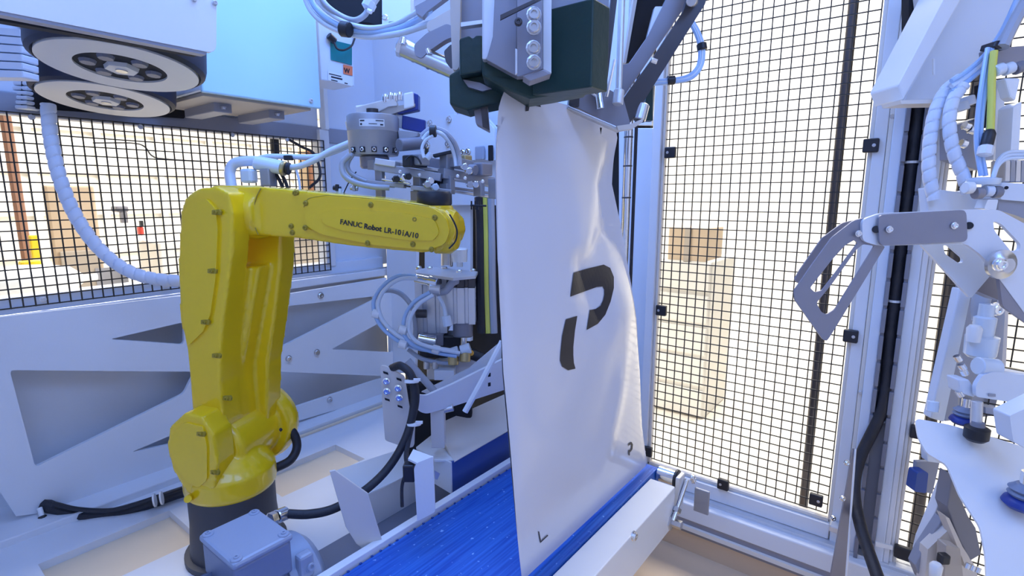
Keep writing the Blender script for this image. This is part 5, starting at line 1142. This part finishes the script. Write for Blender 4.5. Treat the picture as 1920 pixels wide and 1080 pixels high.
tray = thing('white_tray', 'glossy white curved tray sheet at the lower right under the suction cups', 'tray', at(1850, 1075, t=0.9))
slab('sheet', tray, 'satin_white', rnd([(1716, 784), (1780, 796), (1856, 818), (1960, 850), (1960, 1120), (1852, 1120), (1848, 1040), (1838, 988), (1800, 930), (1776, 872), (1738, 850), (1722, 820)], 10), 0.004, N=(at(1830, 900, t=0.9), (UZ*-0.75+CF*0.66).normalized()), bevel=0.001)
slab('side_wing', tray, 'light_panel', rnd([(1893, 780), (1960, 748), (1960, 860), (1900, 828)], 4), 0.03, t=0.84, bevel=0.002)
sb = thing('blue_sensor', 'small dark blue sensor on a grey mount in front of the right mesh', 'sensor', at(1727, 925, t=1.15))
slab('mount', sb, 'grey_paint', [(1719, 866), (1762, 866), (1748, 926), (1714, 918)], 0.01, t=1.16)
slab('body', sb, 'deep_blue', rnd([(1720, 886), (1741, 886), (1737, 925), (1714, 922)], 4), 0.025, t=1.14, bevel=0.002)
slab('hanger', sb, 'light_panel', [(1738, 838), (1772, 838), (1768, 870), (1740, 866)], 0.02, t=1.13, bevel=0.002)
lf = thing('lower_frame', 'pale angled frame with dark brush pad at the lower right corner', 'frame', at(1770, 1075, t=0.95))
slab('leg', lf, 'white_paint', [(1774, 908), (1786, 905), (1790, 960), (1735, 1028), (1724, 1040), (1730, 1015)], 0.02, t=1.0, bevel=0.002)
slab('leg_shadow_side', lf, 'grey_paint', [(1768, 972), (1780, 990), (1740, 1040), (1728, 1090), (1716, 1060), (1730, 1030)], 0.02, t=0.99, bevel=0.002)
slab('brush_pad', lf, 'mid_grey', [(1776, 950), (1786, 890), (1802, 934), (1816, 968), (1830, 990), (1840, 1040), (1820, 1052), (1798, 1010)], 0.03, t=0.97, bevel=0.002)
slab('base_panel', lf, 'guide_beige', [(1740, 1030), (1782, 990), (1830, 1064), (1840, 1120), (1730, 1120)], 0.02, t=0.985)
slab('hinge', lf, 'sheet_beige', rnd([(1774, 1022), (1800, 1028), (1808, 1100), (1770, 1100)], 3), 0.02, t=0.95, bevel=0.002)
slab('diagonal', lf, 'guide_beige', [(1772, 968), (1780, 972), (1822, 1062), (1812, 1066)], 0.02, t=0.96)
box('black_nut', lf, 'black_plastic', at(1769, 1047, t=0.94), (0.016, 0.014, 0.018), (CR, CF, UZ), 0.003)
put('white_screw', g_lathe(at(1752, 1085, t=0.94), UZ, [(0, 0.006), (0.004, 0.009), (0.026, 0.010), (0.030, 0.007)], 14), 'satin_white', lf, True)
for k in range(3): put('spring_coil', g_cyl(at(1812+k*10, 1066+k*4, t=0.94), at(1816+k*10, 1056+k*4, t=0.94), 0.004, 8), 'chrome', lf, True)

# ================================================================== BEYOND THE CELL (seen through the mesh)
def far(px, py, Y=None, X=None): return at(px, py, Y=Y, X=X)
def fbox(name, label, cat, x0, x1, yt, yb, m, Y=None, X=None, d=0.3, ground=True):
    pl = {'Y': Y} if Y else {'X': X}
    ym = (yt+yb)/2; a = at(x0, ym, **pl); b = at(x1, ym, **pl); a.z = at(x0, yb, **pl).z; b.z = at(x1, yt, **pl).z; g = thing(name, label, cat, Vector((a.x, a.y, min(a.z, b.z))))
    lo = Vector((min(a.x, b.x), min(a.y, b.y), a.z)); hi = Vector((max(a.x, b.x), max(a.y, b.y), b.z))
    if ground: lo.z = 0.0; g.location.z = 0.0
    if Y: hi.y = lo.y + d
    else: hi.x = lo.x + d
    put('body', g_box((lo+hi)/2, hi-lo), m, g, bevel=0.01)
    return g, lo, hi
g, lo, hi = fbox('pillar', 'brown steel pillar beyond the left mesh near the picture edge', 'pillar', 22, 44, 200, 520, 'faded_brown', Y=3.2, d=0.03)
put('flange', g_box(((lo.x+hi.x)/2, lo.y-0.01, (lo.z+hi.z)/2), ((hi.x-lo.x)*0.6, 0.012, hi.z-lo.z)), 'faded_brown', g)
g, lo, hi = fbox('storage_cabinet', 'beige cabinet with a yellow label beyond the left mesh', 'cabinet', 98, 190, 348, 560, 'pale_beige', Y=3.4, d=0.06)
put('cabinet_door', g_box(((lo.x+hi.x)/2, lo.y-0.01, (lo.z+hi.z)/2-0.1), ((hi.x-lo.x)*0.8, 0.02, (hi.z-lo.z)*0.7)), 'sheet_beige', g, bevel=0.004)
put('yellow_label', g_box((lo.x+0.18, lo.y-0.022, lo.z+(hi.z-lo.z)*0.38), (0.11, 0.006, 0.05)), 'yellow_box', g)
put('panel_window', g_box((lo.x+0.22, lo.y-0.022, lo.z+(hi.z-lo.z)*0.68), (0.14, 0.006, 0.12)), 'grey_paint', g)
g, lo, hi = fbox('pallet_truck', 'yellow truck body low beyond the left mesh', 'truck', 40, 82, 488, 516, 'yellow_box', Y=3.0, d=0.06)
put('mast', g_box((lo.x+0.05, lo.y-0.02, hi.z+0.06), (0.03, 0.03, 0.10)), 'yellow_box', g, bevel=0.005)
put('seat', g_box(((lo.x+hi.x)/2-0.08, lo.y-0.02, lo.z+0.05), (0.12, 0.03, 0.1)), 'brown_paint', g, bevel=0.01)
sk_ = thing('white_sack', 'white sack lying low beyond the left mesh', 'sack', at(60, 552, Y=2.8))
cW = at(62, 530, Y=2.8); V, Fc = g_lathe(cW-AX*0.16, AX, [(0, 0.02), (0.03, 0.06), (0.12, 0.075), (0.2, 0.07), (0.28, 0.055), (0.32, 0.02)], 16)
put('sack_body', (V, Fc), 'satin_white', sk_, True)
put('tie_end', g_cyl(cW+AX*0.15, cW+AX*0.21, 0.015, 10), 'satin_white', sk_, True)
g, lo, hi = fbox('machine_console', 'dark brown machine console beyond the mesh under the forearm', 'console', 528, 605, 438, 500, 'sheet_beige', Y=3.0, d=0.4)
put('console_top', g_box(((lo.x+hi.x)/2, lo.y+0.15, hi.z+0.02), (hi.x-lo.x+0.06, 0.4, 0.03)), 'mid_grey', g, bevel=0.005)
put('console_screen', g_box(((lo.x+hi.x)/2, lo.y-0.01, (lo.z+hi.z)/2+0.02), ((hi.x-lo.x)*0.8, 0.02, (hi.z-lo.z)*0.6)), 'mid_grey', g)
g, lo, hi = fbox('timber_post', 'orange-brown timber post beyond the mesh above the elbow hoses', 'post', 575, 590, 282, 350, 'cardboard', Y=3.2, d=0.1)
put('plank', g_box(((lo.x+hi.x)/2, lo.y-0.01, (lo.z+hi.z)/2), ((hi.x-lo.x)*0.5, 0.02, hi.z-lo.z)), 'brown_paint', g)
g, lo, hi = fbox('fire_extinguisher', 'small red cylinder mark beyond the left mesh', 'extinguisher', 262, 271, 424, 442, 'red_paint', Y=3.4, d=0.05, ground=False)
put('nozzle', g_box(((lo.x+hi.x)/2, lo.y, hi.z+0.015), (0.015, 0.02, 0.03)), 'black_plastic', g)
g, lo, hi = fbox('tool_trolley', 'grey and red trolley beyond the mesh left of the robot elbow', 'trolley', 300, 333, 452, 520, 'warehouse_wall', Y=3.2, d=0.3)
put('drawer', g_box(((lo.x+hi.x)/2, lo.y-0.01, lo.z+(hi.z-lo.z)*0.75), ((hi.x-lo.x)*0.8, 0.02, 0.06)), 'mid_grey', g, bevel=0.005)
put('side_panel', g_box((hi.x-0.03, lo.y-0.012, lo.z+(hi.z-lo.z)*0.28), (0.05, 0.02, 0.12)), 'red_paint', g)
g, lo, hi = fbox('wall_camera', 'small black bracket on the pale wall beyond the left mesh', 'bracket', 218, 242, 386, 398, 'mid_grey', Y=3.6, d=0.1, ground=False)
put('arm', g_box(((lo.x+hi.x)/2, lo.y, lo.z-0.03), (0.03, 0.03, 0.06)), 'mid_grey', g)
o = rod('cable', None, 'black_rubber', [(175, 268, 2.1), (260, 270, 2.1), (285, 292, 2.1), (310, 298, 2.1), (420, 305, 2.1)], 0.003, 6); tag(o, 'thin black cable sagging beyond the left mesh', 'cable')
o = rod('cable', None, 'black_rubber', [(542, 262, 1.9), (565, 275, 1.9), (590, 290, 1.9), (600, 330, 1.9), (580, 352, 1.9)], 0.005, 6); tag(o, 'black cable behind the mesh above the robot forearm', 'cable')
g, lo, hi = fbox('junction_box', 'black box behind the mesh above the elbow hoses', 'box', 512, 526, 252, 290, 'black_plastic', Y=1.905, d=0.03, ground=False)
put('gland', g_cyl(((lo.x+hi.x)/2, lo.y+0.01, lo.z-0.02), ((lo.x+hi.x)/2, lo.y+0.01, lo.z), 0.006, 10), 'black_plastic', g, True)
# through the tall door
g, lo, hi = fbox('carton', 'brown carton behind the tall mesh door at mid height', 'carton', 1252, 1328, 428, 488, 'pale_beige', X=3.4, d=0.3, ground=False)
put('tape', g_box((lo.x-0.004, (lo.y+hi.y)/2, (lo.z+hi.z)/2), (0.006, 0.04, hi.z-lo.z)), 'sheet_beige', g)
g, lo, hi = fbox('pallet_stack', 'grey stacked goods behind the lower left of the tall mesh door', 'stack', 1225, 1330, 490, 700, 'warehouse_wall', X=3.4, d=0.5)
for k in range(5): put('layer', g_box((lo.x-0.01, (lo.y+hi.y)/2, lo.z+(hi.z-lo.z)*(k+0.5)/5), (0.02, (hi.y-lo.y)*0.96, (hi.z-lo.z)/5*0.85)), 'warehouse_wall', g, bevel=0.005)
g, lo, hi = fbox('red_bin', 'red bin on the floor behind the lower left of the tall mesh door', 'bin', 1222, 1256, 712, 752, 'red_paint', X=3.7, d=0.15)
put('rim', g_box(((lo.x+hi.x)/2, (lo.y+hi.y)/2, hi.z), (hi.x-lo.x+0.02, hi.y-lo.y+0.02, 0.02)), 'red_paint', g, bevel=0.004)
